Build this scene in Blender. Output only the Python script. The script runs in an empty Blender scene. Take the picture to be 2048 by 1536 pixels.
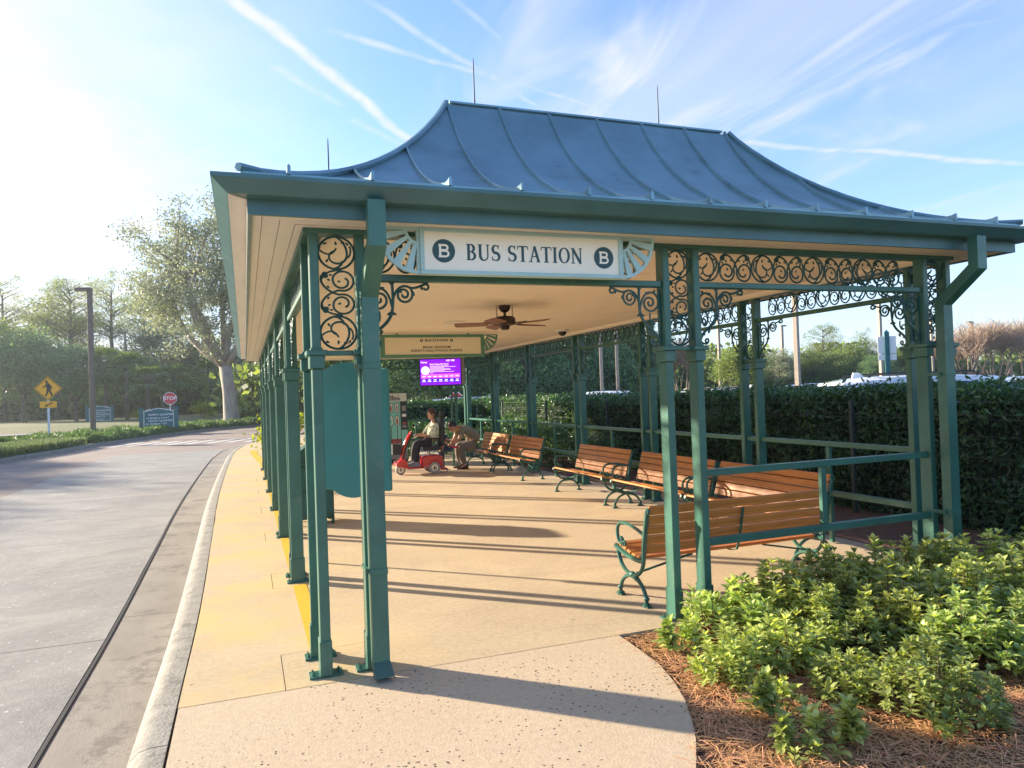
import bpy, math, random
import numpy as np
from mathutils import Vector, Matrix
R = math.radians
sc = bpy.context.scene
COL = sc.collection

# ------------------------------------------------------------------ camera
CAM_H = 1.68
cam_d = bpy.data.cameras.new('camera'); cam = bpy.data.objects.new('camera', cam_d); COL.objects.link(cam)
yaw, pitch, roll = 0.353425, 0.012954, -0.03466
_r = Vector((math.cos(yaw), -math.sin(yaw), 0)); _f = Vector((math.sin(yaw), math.cos(yaw), 0)); _u = Vector((0, 0, 1))
_f2 = math.cos(pitch)*_f + math.sin(pitch)*_u; _u2 = -math.sin(pitch)*_f + math.cos(pitch)*_u
_r3 = math.cos(roll)*_r + math.sin(roll)*_u2; _u3 = -math.sin(roll)*_r + math.cos(roll)*_u2
m = Matrix((_r3, _u3, -_f2)).transposed().to_4x4(); m.translation = (0, 0, CAM_H)
cam.matrix_world = m
cam_d.sensor_fit = 'HORIZONTAL'; cam_d.sensor_width = 36; cam_d.lens = 1451.4/2048*36
cam_d.clip_start = .05; cam_d.clip_end = 3000
sc.camera = cam

# ------------------------------------------------------------------ world, sun, exposure
SUN_EL = R(17.0); SUN_AZ = math.atan2(-1.0, .95)          # azimuth from +Y towards +X
w = bpy.data.worlds.new('World'); sc.world = w; w.use_nodes = True
nt = w.node_tree; nt.nodes.clear(); N = nt.nodes.new; L = nt.links.new
out = N('ShaderNodeOutputWorld'); bg = N('ShaderNodeBackground'); bg.inputs[1].default_value = .15
w.cycles.sampling_method = 'MANUAL'; w.cycles.sample_map_resolution = 256
L(bg.outputs[0], out.inputs[0])
sky = N('ShaderNodeTexSky'); sky.sky_type = 'NISHITA'; sky.sun_disc = False
sky.sun_elevation = SUN_EL; sky.sun_rotation = SUN_AZ
sky.air_density = 1.0; sky.dust_density = .35; sky.ozone_density = 2.0
geo = N('ShaderNodeTexCoord')
def vm(op, a, b=None):
    n = N('ShaderNodeVectorMath'); n.operation = op
    for i, v in enumerate((a, b)):
        if v is None: continue
        if isinstance(v, (tuple, list)): n.inputs[i].default_value = v
        else: L(v, n.inputs[i])
    return n.outputs['Value'] if op == 'DOT_PRODUCT' else n.outputs[0]
def mt(op, a, b=None, c=None, clamp=False):
    n = N('ShaderNodeMath'); n.operation = op; n.use_clamp = clamp
    for i, v in enumerate((a, b, c)):
        if v is None: continue
        if isinstance(v, (int, float)): n.inputs[i].default_value = v
        else: L(v, n.inputs[i])
    return n.outputs[0]
def ss(v, a, b, lo=0., hi=1.):
    n = N('ShaderNodeMapRange'); n.interpolation_type = 'SMOOTHSTEP'; L(v, n.inputs[0])
    n.inputs[1].default_value = a; n.inputs[2].default_value = b; n.inputs[3].default_value = lo; n.inputs[4].default_value = hi
    return n.outputs[0]
sep = N('ShaderNodeSeparateXYZ'); L(geo.outputs['Generated'], sep.inputs[0])
zz = mt('ADD', mt('MAXIMUM', sep.outputs[2], 0.0), 0.05)
cmb = N('ShaderNodeCombineXYZ'); L(mt('DIVIDE', sep.outputs[0], zz), cmb.inputs[0]); L(mt('DIVIDE', sep.outputs[1], zz), cmb.inputs[1])
UV = cmb.outputs[0]                                       # a flat cloud layer high above
def noise(vec, scale, detail=6, rough=.6, dist=0.):
    n = N('ShaderNodeTexNoise'); L(vec, n.inputs['Vector']); n.inputs['Scale'].default_value = scale
    n.inputs['Detail'].default_value = detail; n.inputs['Roughness'].default_value = rough; n.inputs['Distortion'].default_value = dist
    return n.outputs[0]
def mapping(vec, rot, scale, loc=(0, 0, 0)):
    n = N('ShaderNodeMapping'); L(vec, n.inputs[0]); n.inputs['Rotation'].default_value = (0, 0, rot); n.inputs['Scale'].default_value = scale
    n.inputs['Location'].default_value = loc
    return n.outputs[0]
veil = ss(noise(mapping(UV, R(-62), (.55, .16, 1), (.9, .3, 0)), 1.0, 4, .62, .6), .45, .80)
wisp = ss(noise(mapping(UV, R(-38), (1.3, .42, 1), (3.1, 1.7, 0)), 1.6, 4, .66, 1.0), .52, .84)
fib = noise(mapping(UV, R(-20), (6, 2.2, 1)), 2.2, 2, .65, .4)
brk = noise(UV, 3.3, 2, .6)
clouds = mt('ADD', mt('ADD', mt('MULTIPLY', veil, .52), .05), mt('MULTIPLY', wisp, .8))
# contrails: straight lines in the cloud layer (p0, p1, half width)
CON = [((-0.015, 1.687), (0.584, 2.44), 0.044, 0.95), ((0.233, 1.797), (1.229, 2.047), 0.031, 0.6), ((0.282, 1.642), (0.906, 2.072), 0.027, 0.55), ((0.462, 1.569), (0.778, 1.838), 0.022, 0.35), ((1.617, 2.125), (2.889, 1.93), 0.055, 0.75), ((0.088, 2.002), (0.309, 2.209), 0.038, 0.4), ((0.333, 2.276), (0.585, 2.486), 0.042, 0.4), ((-0.339, 2.612), (-0.087, 2.645), 0.027, 0.4), ((1.52, 1.463), (1.83, 1.207), 0.039, 0.3)]
for (x0, y0), (x1, y1), hw, amp in CON:
    d = Vector((x1-x0, y1-y0)); ln = d.length; d.normalize(); n = Vector((-d.y, d.x))
    wob = mt('MULTIPLY', mt('SUBTRACT', brk, .5), hw*1.6)
    s = mt('ABSOLUTE', mt('ADD', mt('SUBTRACT', vm('DOT_PRODUCT', UV, (n.x, n.y, 0)), n.x*x0+n.y*y0), wob))
    t = mt('SUBTRACT', vm('DOT_PRODUCT', UV, (d.x, d.y, 0)), d.x*x0+d.y*y0)
    a = mt('MULTIPLY', ss(s, hw*.85, 0.0), mt('MULTIPLY', ss(t, -.06*ln, .08*ln), ss(t, ln*1.05, ln*.9)))
    a = mt('MULTIPLY', a, mt('MULTIPLY', ss(fib, .30, .66, .5, 1.0), amp))
    clouds = mt('MAXIMUM', clouds, a)
sdir = Vector((math.sin(SUN_AZ)*math.cos(SUN_EL), math.cos(SUN_AZ)*math.cos(SUN_EL), math.sin(SUN_EL)))
near = vm('DOT_PRODUCT', geo.outputs['Generated'], tuple(sdir))
glow = ss(near, .72, 1.0)
clouds = mt('MINIMUM', mt('ADD', clouds, mt('MULTIPLY', ss(near, .55, .92), mt('ADD', mt('MULTIPLY', ss(brk, .3, .7), .35), .55))), .96)     # cirrus thickens towards the sun
hz = ss(sep.outputs[2], .30, .0)
clouds = mt('MINIMUM', mt('ADD', clouds, mt('MULTIPLY', hz, .35)), .97)
ccol = N('ShaderNodeMix'); ccol.data_type = 'RGBA'; L(glow, ccol.inputs[0])
ccol.inputs[6].default_value = (*(.84, .87, .91), 1); ccol.inputs[7].default_value = (*(.92, .92, .92), 1)
skm = N('ShaderNodeMix'); skm.data_type = 'RGBA'; skm.blend_type = 'MULTIPLY'; skm.inputs[0].default_value = 1
L(sky.outputs[0], skm.inputs[6]); skm.inputs[7].default_value = (*(.235, .27, .345), 1)
mx = N('ShaderNodeMix'); mx.data_type = 'RGBA'; L(clouds, mx.inputs[0]); L(skm.outputs[2], mx.inputs[6]); L(ccol.outputs[2], mx.inputs[7])
L(mx.outputs[2], bg.inputs[0])

sun_d = bpy.data.lights.new('sun', 'SUN'); sun_d.energy = 2.0; sun_d.angle = R(1.0); sun_d.color = (1, .86, .66)
sun = bpy.data.objects.new('sun', sun_d); COL.objects.link(sun)
sun.rotation_euler = (-sdir).to_track_quat('-Z', 'Y').to_euler()
sc.view_settings.view_transform = 'Standard'; sc.view_settings.look = 'None'; sc.view_settings.gamma = 1
sc.view_settings.use_curve_mapping = False; sc.view_settings.exposure = 2.9
sc.render.engine = 'CYCLES'
sc.cycles.max_bounces = 6; sc.cycles.diffuse_bounces = 4; sc.cycles.glossy_bounces = 3; sc.cycles.transmission_bounces = 4
sc.cycles.transparent_max_bounces = 6; sc.cycles.use_denoising = True

# ------------------------------------------------------------------ helpers
class MB:
    """collects geometry for ONE mesh"""
    def __init__(s): s.v = []; s.f = []; s.m = []
    def add(s, vs, fs, mi=0):
        b = len(s.v); s.v.extend([tuple(p) for p in vs]); s.f.extend([tuple(i+b for i in f) for f in fs]); s.m.extend([mi]*len(fs)); return s
    def box(s, x0, y0, z0, x1, y1, z1, mi=0, M=None):
        v = [Vector((x, y, z)) for z in (z0, z1) for y in (y0, y1) for x in (x0, x1)]
        if M is not None: v = [M @ p for p in v]
        return s.add(v, [(0, 2, 3, 1), (4, 5, 7, 6), (0, 1, 5, 4), (2, 6, 7, 3), (0, 4, 6, 2), (1, 3, 7, 5)], mi)
    def bbox(s, x0, y0, z0, x1, y1, z1, b=.004, mi=0, M=None):
        """box with bevelled edges"""
        vs = []; idx = {}
        xs = (x0, x1); ys = (y0, y1); zs = (z0, z1)
        for i in (0, 1):
            for j in (0, 1):
                for k in (0, 1):
                    for ax in range(3):
                        o = [xs[i], ys[j], zs[k]]
                        for a2 in range(3):
                            if a2 != ax: o[a2] += b*(1 if (i, j, k)[a2] == 0 else -1)
                        idx[(i, j, k, ax)] = len(vs); vs.append(Vector(o))
        fs = []
        for ax in range(3):
            o1, o2 = [a for a in range(3) if a != ax]
            for sd in (0, 1):
                q = []
                for (p, r) in ((0, 0), (1, 0), (1, 1), (0, 1)):
                    c = [0, 0, 0]; c[ax] = sd; c[o1] = p; c[o2] = r; q.append(idx[(*c, ax)])
                flip = (sd == 0) ^ (ax == 1)
                fs.append(tuple(reversed(q)) if flip else tuple(q))
        for ax in range(3):                        # edge faces along axis ax
            o1, o2 = [a for a in range(3) if a != ax]
            for p in (0, 1):
                for r in (0, 1):
                    c0 = [0]*3; c0[ax] = 0; c0[o1] = p; c0[o2] = r; c1 = list(c0); c1[ax] = 1
                    q = [idx[(*c0, o1)], idx[(*c1, o1)], idx[(*c1, o2)], idx[(*c0, o2)]]
                    fs.append(tuple(q))
        for i in (0, 1):
            for j in (0, 1):
                for k in (0, 1): fs.append((idx[(i, j, k, 0)], idx[(i, j, k, 1)], idx[(i, j, k, 2)]))
        if M is not None: vs = [M @ p for p in vs]
        return s.add(vs, fs, mi)
    def tube(s, path, r, n=6, caps=True, flat=1.0, mi=0, up=None):
        P = [Vector(p) for p in path]; k = len(P)
        rs = r if isinstance(r, (list, tuple)) else [r]*k
        T = [(P[min(i+1, k-1)]-P[max(i-1, 0)]).normalized() for i in range(k)]
        u = Vector(up) if up else (Vector((0, 0, 1)) if abs(T[0].z) < .9 else Vector((1, 0, 0)))
        vs = []
        for i in range(k):
            b = T[i].cross(u)
            if b.length < 1e-5: b = T[i].orthogonal()
            b.normalize(); a = b.cross(T[i]).normalized()
            if up is None: u = a
            for j in range(n):
                t = 2*math.pi*(j+.5)/n
                vs.append(P[i] + a*(math.cos(t)*rs[i]*flat) + b*(math.sin(t)*rs[i]))
        fs = [(i*n+j, i*n+(j+1) % n, (i+1)*n+(j+1) % n, (i+1)*n+j) for i in range(k-1) for j in range(n)]
        if caps: fs += [tuple(range(n-1, -1, -1)), tuple((k-1)*n+j for j in range(n))]
        return s.add(vs, fs, mi)
    def lathe(s, prof, c=(0, 0, 0), n=16, M=None, mi=0):
        vs = []
        for r, z in prof:
            for j in range(n):
                t = 2*math.pi*j/n; vs.append(Vector((c[0]+r*math.cos(t), c[1]+r*math.sin(t), c[2]+z)))
        if M is not None: vs = [M @ p for p in vs]
        k = len(prof)
        fs = [(i*n+j, i*n+(j+1) % n, (i+1)*n+(j+1) % n, (i+1)*n+j) for i in range(k-1) for j in range(n)]
        fs += [tuple(range(n-1, -1, -1)), tuple((k-1)*n+j for j in range(n))]
        return s.add(vs, fs, mi)
    def ball(s, c, r, n=10, k=7, mi=0, M=None):
        rx, ry, rz = r if isinstance(r, (tuple, list)) else (r, r, r)
        vs = [Vector((c[0]+rx*math.sin(math.pi*i/k)*math.cos(2*math.pi*j/n), c[1]+ry*math.sin(math.pi*i/k)*math.sin(2*math.pi*j/n), c[2]+rz*math.cos(math.pi*i/k))) for i in range(1, k) for j in range(n)]
        top = len(vs); vs += [Vector((c[0], c[1], c[2]+rz)), Vector((c[0], c[1], c[2]-rz))]
        if M is not None: vs = [M @ p for p in vs]
        fs = [(i*n+j, (i+1)*n+j, (i+1)*n+(j+1) % n, i*n+(j+1) % n) for i in range(k-2) for j in range(n)]
        fs += [(top, j, (j+1) % n) for j in range(n)] + [(top+1, (k-2)*n+(j+1) % n, (k-2)*n+j) for j in range(n)]
        return s.add(vs, fs, mi)
    def prism(s, pts, a, b, axis='y', mi=0, M=None):
        """polygon in the plane across `axis`, extruded from a to b"""
        def P(p, h): return Vector((p[0], h, p[1])) if axis == 'y' else Vector((h, p[0], p[1])) if axis == 'x' else Vector((p[0], p[1], h))
        n = len(pts); vs = [P(p, a) for p in pts]+[P(p, b) for p in pts]
        if M is not None: vs = [M @ p for p in vs]
        return s.add(vs, [tuple(range(n)), tuple(range(2*n-1, n-1, -1))]+[(i, n+i, n+(i+1) % n, (i+1) % n) for i in range(n)], mi)
    def mesh(s, name, mats, smooth=False):
        me = bpy.data.meshes.new(name); me.from_pydata([tuple(p) for p in s.v], [], s.f)
        for mm in (mats if isinstance(mats, (list, tuple)) else [mats]): me.materials.append(mm)
        if any(s.m): me.polygons.foreach_set('material_index', s.m)
        me.update()
        import bmesh
        b = bmesh.new(); b.from_mesh(me); bmesh.ops.recalc_face_normals(b, faces=b.faces); b.to_mesh(me); b.free()
        if smooth:
            me.polygons.foreach_set('use_smooth', [True]*len(me.polygons))
            if smooth != 'all':
                me.set_sharp_from_angle(angle=R(smooth if smooth is not True else 40))
        return me
    def build(s, name, mats, parent=None, smooth=False): return link(name, s.mesh(name, mats, smooth), parent)
def link(name, me, parent=None, loc=None, rot=None, scale=None):
    o = bpy.data.objects.new(name, me); COL.objects.link(o)
    if parent is not None: o.parent = parent
    if loc is not None: o.location = loc
    if rot is not None: o.rotation_euler = rot
    if scale is not None: o.scale = scale
    return o
def tag(o, label=None, cat=None, group=None, kind=None):
    if label: o['label'] = label
    if cat: o['category'] = cat
    if group: o['group'] = group
    if kind: o['kind'] = kind
    return o
def thing(name, label, cat, loc=(0, 0, 0), rz=0., group=None):
    o = link(name, None, None, loc, (0, 0, rz)); return tag(o, label, cat, group)
def struct(o, label=None): o['kind'] = 'structure'; return tag(o, label)
def copy_tree(o, parent=None, loc=None, rz=None, label=None):
    c = o.copy(); COL.objects.link(c); c.parent = parent
    if loc is not None: c.location = loc
    if rz is not None: c.rotation_euler = (0, 0, rz)
    if label: c['label'] = label
    for ch in o.children: copy_tree(ch, c)
    return c
def fast_mesh(name, V, F, mats, mi=None):
    """numpy verts and equal-sized faces"""
    me = bpy.data.meshes.new(name); V = np.asarray(V, np.float32); F = np.asarray(F, np.int32); k = F.shape[1]
    me.vertices.add(len(V)); me.vertices.foreach_set('co', V.ravel())
    me.loops.add(F.size); me.loops.foreach_set('vertex_index', F.ravel())
    me.polygons.add(len(F)); me.polygons.foreach_set('loop_start', np.arange(0, F.size, k, dtype=np.int32))
    me.polygons.foreach_set('loop_total', np.full(len(F), k, np.int32))
    for mm in (mats if isinstance(mats, (list, tuple)) else [mats]): me.materials.append(mm)
    if mi is not None: me.polygons.foreach_set('material_index', np.asarray(mi, np.int32))
    me.update(calc_edges=True); me.validate()
    return me
def bez(p0, p1, p2, p3, n=10):
    out = []
    for i in range(n+1):
        t = i/n; a = (1-t)**3; b = 3*t*(1-t)**2; c = 3*t*t*(1-t); d = t**3
        out.append(tuple(a*p0[k]+b*p1[k]+c*p2[k]+d*p3[k] for k in range(len(p0))))
    return out
def arc(cx, cz, r, a0, a1, n=14, r1=None, ry=1.0):
    r1 = r if r1 is None else r1
    return [(cx+(r+(r1-r)*i/n)*math.cos(R(a0+(a1-a0)*i/n)), cz+ry*(r+(r1-r)*i/n)*math.sin(R(a0+(a1-a0)*i/n))) for i in range(n+1)]

# ------------------------------------------------------------------ materials
MATS = {}
def mat(name, col, rough=.6, metal=0., var=.0, vscale=4., bump=0., bscale=60., spec=.5, col2=None, stretch=None, emit=None, trans=None, island=0., coat=0., orand=0., grime=None):
    ma = bpy.data.materials.new(name); ma.use_nodes = True; nt = ma.node_tree; nt.nodes.clear(); N = nt.nodes.new; L = nt.links.new
    o = N('ShaderNodeOutputMaterial'); p = N('ShaderNodeBsdfPrincipled')
    p.inputs['Roughness'].default_value = rough; p.inputs['Metallic'].default_value = metal
    p.inputs['Specular IOR Level'].default_value = spec; p.inputs['Base Color'].default_value = (*col, 1)
    if coat: p.inputs['Coat Weight'].default_value = coat
    src = None
    tc = N('ShaderNodeTexCoord'); vec = tc.outputs['Object']
    if stretch:
        mp = N('ShaderNodeMapping'); mp.inputs['Scale'].default_value = stretch; L(vec, mp.inputs[0]); vec = mp.outputs[0]
    if var or col2:
        n = N('ShaderNodeTexNoise'); n.inputs['Scale'].default_value = vscale; n.inputs['Detail'].default_value = 6; n.inputs['Roughness'].default_value = .62; L(vec, n.inputs['Vector'])
        mr = N('ShaderNodeMapRange'); L(n.outputs[0], mr.inputs[0]); mr.inputs[1].default_value = .3; mr.inputs[2].default_value = .7
        mx = N('ShaderNodeMix'); mx.data_type = 'RGBA'; L(mr.outputs[0], mx.inputs[0])
        c2 = col2 if col2 else tuple(c*(1-var) for c in col); c1 = col if col2 else tuple(min(1, c*(1+var)) for c in col)
        mx.inputs[6].default_value = (*c1, 1); mx.inputs[7].default_value = (*c2, 1); src = mx.outputs[2]
        mr2 = N('ShaderNodeMapRange'); L(n.outputs[0], mr2.inputs[0]); mr2.inputs[3].default_value = max(.02, rough-.1); mr2.inputs[4].default_value = min(1, rough+.1); L(mr2.outputs[0], p.inputs['Roughness'])
    if island:
        g = N('ShaderNodeNewGeometry'); hs = N('ShaderNodeHueSaturation')
        mr = N('ShaderNodeMapRange'); L(g.outputs['Random Per Island'], mr.inputs[0]); mr.inputs[3].default_value = 1-island; mr.inputs[4].default_value = 1+island
        L(mr.outputs[0], hs.inputs['Value'])
        mh = N('ShaderNodeMapRange'); L(g.outputs['Random Per Island'], mh.inputs[0]); mh.inputs[3].default_value = .5+.04*island; mh.inputs[4].default_value = .5-.04*island; L(mh.outputs[0], hs.inputs['Hue'])
        if src: L(src, hs.inputs['Color'])
        else: hs.inputs['Color'].default_value = (*col, 1)
        src = hs.outputs[0]
    if orand:
        oi = N('ShaderNodeObjectInfo'); h2 = N('ShaderNodeHueSaturation'); a1 = N('ShaderNodeMapRange'); L(oi.outputs['Random'], a1.inputs[0]); a1.inputs[3].default_value = .5-.025*orand; a1.inputs[4].default_value = .5+.035*orand; L(a1.outputs[0], h2.inputs['Hue'])
        wn = N('ShaderNodeTexWhiteNoise'); wn.noise_dimensions = '1D'; L(oi.outputs['Random'], wn.inputs['W']); a2 = N('ShaderNodeMapRange'); L(wn.outputs['Value'], a2.inputs[0]); a2.inputs[3].default_value = 1-.3*orand; a2.inputs[4].default_value = 1+.3*orand; L(a2.outputs[0], h2.inputs['Value'])
        L(src, h2.inputs['Color']); src = h2.outputs[0]
    if grime:
        gn = N('ShaderNodeTexNoise'); gn.inputs['Scale'].default_value = grime[1]; gn.inputs['Detail'].default_value = 8; gn.inputs['Roughness'].default_value = .75; L(N('ShaderNodeNewGeometry').outputs['Position'], gn.inputs['Vector'])
        gr = N('ShaderNodeMapRange'); L(gn.outputs[0], gr.inputs[0]); gr.inputs[1].default_value = grime[2]; gr.inputs[2].default_value = grime[2]+.09; gr.inputs[4].default_value = grime[3]
        gm_ = N('ShaderNodeMix'); gm_.data_type = 'RGBA'; L(gr.outputs[0], gm_.inputs[0]); gm_.inputs[7].default_value = (*grime[0], 1)
        if src: L(src, gm_.inputs[6])
        else: gm_.inputs[6].default_value = (*col, 1)
        src = gm_.outputs[2]
    if src: L(src, p.inputs['Base Color'])
    if bump:
        nb = N('ShaderNodeTexNoise'); nb.inputs['Scale'].default_value = bscale; nb.inputs['Detail'].default_value = 5; L(vec, nb.inputs['Vector'])
        bp = N('ShaderNodeBump'); bp.inputs['Strength'].default_value = bump; bp.inputs['Distance'].default_value = .01; L(nb.outputs[0], bp.inputs['Height']); L(bp.outputs[0], p.inputs['Normal'])
    if emit:
        p.inputs['Emission Color'].default_value = (*col, 1); p.inputs['Emission Strength'].default_value = emit
    if trans:
        t = N('ShaderNodeBsdfTranslucent'); ms = N('ShaderNodeMixShader'); ms.inputs[0].default_value = trans[0]
        hs2 = N('ShaderNodeMix'); hs2.data_type = 'RGBA'; hs2.blend_type = 'MULTIPLY'; hs2.inputs[0].default_value = 1; hs2.inputs[7].default_value = (*trans[1], 1)
        if src: L(src, hs2.inputs[6])
        else: hs2.inputs[6].default_value = (*col, 1)
        L(hs2.outputs[2], t.inputs['Color']); L(p.outputs[0], ms.inputs[1]); L(t.outputs[0], ms.inputs[2]); L(ms.outputs[0], o.inputs[0])
    else: L(p.outputs[0], o.inputs[0])
    MATS[name] = ma; return ma
M = MATS
mat('green_paint', (.038, .132, .096), .36, var=.26, vscale=2.2, bump=.12, bscale=40, grime=((.12, .17, .13), 6, .58, .5))
mat('green_iron', (.018, .082, .072), .42, var=.2, vscale=9)
mat('bench_iron', (.020, .095, .070), .38, var=.25, vscale=14, bump=.15, bscale=90)
mat('roof_metal', (.19, .32, .365), .37, metal=.5, var=.2, vscale=1.6, bump=.05, bscale=5, grime=((.10, .15, .17), 3.2, .60, .5))
mat('gutter_paint', (.058, .150, .155), .40, var=.14, vscale=3, grime=((.03, .05, .05), 9, .66, .6))
mat('gutter_cream', (.74, .67, .60), .6, var=.10, vscale=5, stretch=(1, .2, 1))
mat('soffit_board', (.80, .70, .58), .65, var=.05, vscale=6, stretch=(1, .15, 1))
mat('groove', (.12, .09, .07), .9)
mat('ceiling_paint', (.88, .76, .60), .7, var=.05, vscale=1.2, grime=((.70, .55, .40), 1.1, .55, .5))
mat('cream_panel', (.93, .88, .73), .5, var=.02, vscale=3)
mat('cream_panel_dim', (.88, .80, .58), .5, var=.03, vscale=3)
mat('frame_teal', (.40, .60, .58), .45, var=.06, vscale=4)
mat('frame_green', (.10, .27, .19), .45, var=.06, vscale=4)
mat('letter_green', (.018, .075, .085), .5)
mat('letter_black', (.02, .03, .03), .5)
mat('teal_board', (.020, .185, .185), .45, var=.08, vscale=2.5, bump=.04, bscale=150)
mat('board_edge', (.010, .090, .080), .45)
mat('spout_metal', (.05, .11, .085), .6, metal=.0, var=.1)
mat('wood', (.50, .19, .048), .42, var=.30, vscale=7, stretch=(.35, 6, 6), bump=.05, bscale=30, island=.12, coat=.12, spec=.35)
mat('wood_edge', (.36, .20, .13), .45)
mat('bolt_steel', (.25, .28, .27), .4, metal=.8)
mat('conc_kerb', (.25, .235, .205), .9, var=.22, vscale=9, bump=.6, bscale=45, grime=((.09, .085, .08), 5, .54, .6))
mat('conc_gutter', (.28, .245, .20), .85, var=.2, vscale=2.2, bump=.2, bscale=90, stretch=(1, .5, 1), grime=((.12, .105, .09), 2.2, .52, .65))
mat('sealant', (.018, .016, .015), .6)
mat('yellow_paint', (.72, .42, .015), .6, var=.10, vscale=20, bump=.3, bscale=200)
mat('white_paint', (.72, .70, .66), .6, var=.08, vscale=8)
mat('asphalt_pink', (.26, .205, .175), .85, var=.14, vscale=1.1, bump=.2, bscale=120)
mat('asphalt', (.055, .056, .060), .85, var=.15, vscale=.6, bump=.2, bscale=120)
mat('asphalt_light', (.20, .205, .22), .8, var=.1, vscale=.4)
mat('mulch', (.15, .078, .046), .95, var=.35, vscale=14, bump=.8, bscale=45)
mat('straw', (.66, .37, .175), .8, island=.45, trans=(.15, (1, .8, .6)))
mat('lawn', (.10, .14, .04), .9, col2=(.19, .15, .075), vscale=.22, bump=.5, bscale=30)
mat('leaf_shrub', (.38, .45, .155), .38, var=.25, vscale=5, island=.45, orand=.6, trans=(.40, (1.4, 1.4, .45)), bump=.1, bscale=70)
mat('stem', (.12, .075, .045), .9, var=.2, vscale=30)
mat('leaf_hedge', (.06, .135, .055), .42, var=.4, vscale=1.6, island=.5, trans=(.25, (1.5, 1.5, .4)))
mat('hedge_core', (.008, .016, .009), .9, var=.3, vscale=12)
mat('leaf_oak', (.28, .31, .205), .5, island=.5, trans=(.4, (1.05, 1.08, .85)))
mat('leaf_tree', (.17, .235, .09), .55, island=.45, trans=(.45, (1.5, 1.45, .5)))
mat('leaf_dark', (.13, .22, .115), .55, island=.4, trans=(.4, (1.4, 1.4, .6)))
mat('leaf_pine', (.15, .205, .075), .6, island=.4, trans=(.45, (1.6, 1.4, .45)))
mat('leaf_palm', (.10, .16, .055), .5, island=.35, trans=(.35, (1.6, 1.6, .4)))
mat('leaf_yellow', (.26, .30, .04), .5, island=.3, trans=(.4, (1.5, 1.5, .4)))
mat('twig_tan', (.40, .29, .20), .85, island=.3)
mat('bark', (.36, .31, .26), .9, var=.3, vscale=5, stretch=(1, 1, .3), bump=.6, bscale=14)
mat('bark_dark', (.12, .095, .075), .9, var=.3, vscale=3)
mat('juniper', (.085, .16, .055), .55, island=.45, trans=(.3, (1.4, 1.4, .5)))
mat('liriope', (.15, .21, .085), .5, island=.4, trans=(.35, (1.5, 1.5, .6)))
mat('lamp_brown', (.16, .125, .10), .6, var=.1)
mat('lamp_tan', (.33, .27, .215), .6, var=.1)
mat('sign_yellow', (.88, .42, .015), .5)
mat('sign_red', (.55, .03, .05), .5)
mat('sign_white', (.82, .82, .82), .5)
mat('sign_black', (.012, .012, .012), .5)
mat('sign_teal', (.012, .125, .145), .5, var=.08)
mat('post_white', (.62, .66, .70), .5)
mat('black_plastic', (.015, .017, .020), .45)
mat('red_gloss', (.52, .010, .018), .18, coat=.8, var=.05)
mat('rubber_grey', (.30, .29, .27), .75)
mat('chrome', (.70, .71, .72), .22, metal=.9)
mat('skin', (.52, .29, .19), .5, var=.05)
mat('hair_brown', (.055, .030, .020), .6)
mat('hair_black', (.014, .011, .010), .55)
mat('shirt_olive', (.20, .20, .135), .85, bump=.3, bscale=25)
mat('trouser_grey', (.18, .15, .125), .85, bump=.3, bscale=25)
mat('trouser_navy', (.016, .017, .028), .8, bump=.3, bscale=25)
mat('jeans', (.03, .07, .14), .85)
mat('shirt_blue', (.03, .05, .16), .85)
mat('shoe_brown', (.08, .035, .03), .6)
mat('shoe_grey', (.22, .25, .30), .7)
mat('shoe_pink', (.75, .04, .16), .5)
mat('sole', (.55, .53, .5), .7)
mat('fan_bronze', (.045, .026, .024), .4, metal=.4)
mat('fan_blade', (.20, .075, .045), .45, var=.2, vscale=8)
mat('fan_blade_dark', (.06, .030, .026), .5)
mat('lamp_disc', (.85, .80, .72), .4)
mat('dome_black', (.01, .011, .013), .08)
mat('tv_purple', (.16, .004, .70), .4, emit=.27)
mat('tv_blue', (.02, .004, .75), .4, emit=.27)
mat('tv_pink', (.80, .10, .62), .4, emit=.27)
mat('tv_white', (.75, .62, .95), .4, emit=.27)
mat('vend_mint', (.20, .55, .45), .3, coat=.4)
mat('vend_pale', (.62, .66, .58), .35)
mat('vend_dark', (.02, .035, .04), .35)
mat('vend_red', (.30, .06, .06), .4)
mat('vend_grey', (.25, .24, .23), .4)
mat('car_white', (.78, .80, .82), .2, coat=1.0)
mat('car_silver', (.42, .46, .50), .28, metal=.6, coat=.8)
mat('car_black', (.012, .013, .016), .15, coat=1.0)
mat('car_blue', (.10, .16, .25), .2, metal=.3, coat=1.0)
mat('car_red', (.45, .015, .02), .2, coat=1.0)
mat('glass_dark', (.03, .045, .055), .06, spec=.8)
mat('tyre', (.015, .015, .015), .8)
mat('wire', (.05, .06, .06), .6)
mat('fence_post', (.035, .055, .05), .6)
mat('bin_green', (.012, .075, .055), .45, var=.1)
mat('taillight', (.5, .02, .02), .3)
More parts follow.
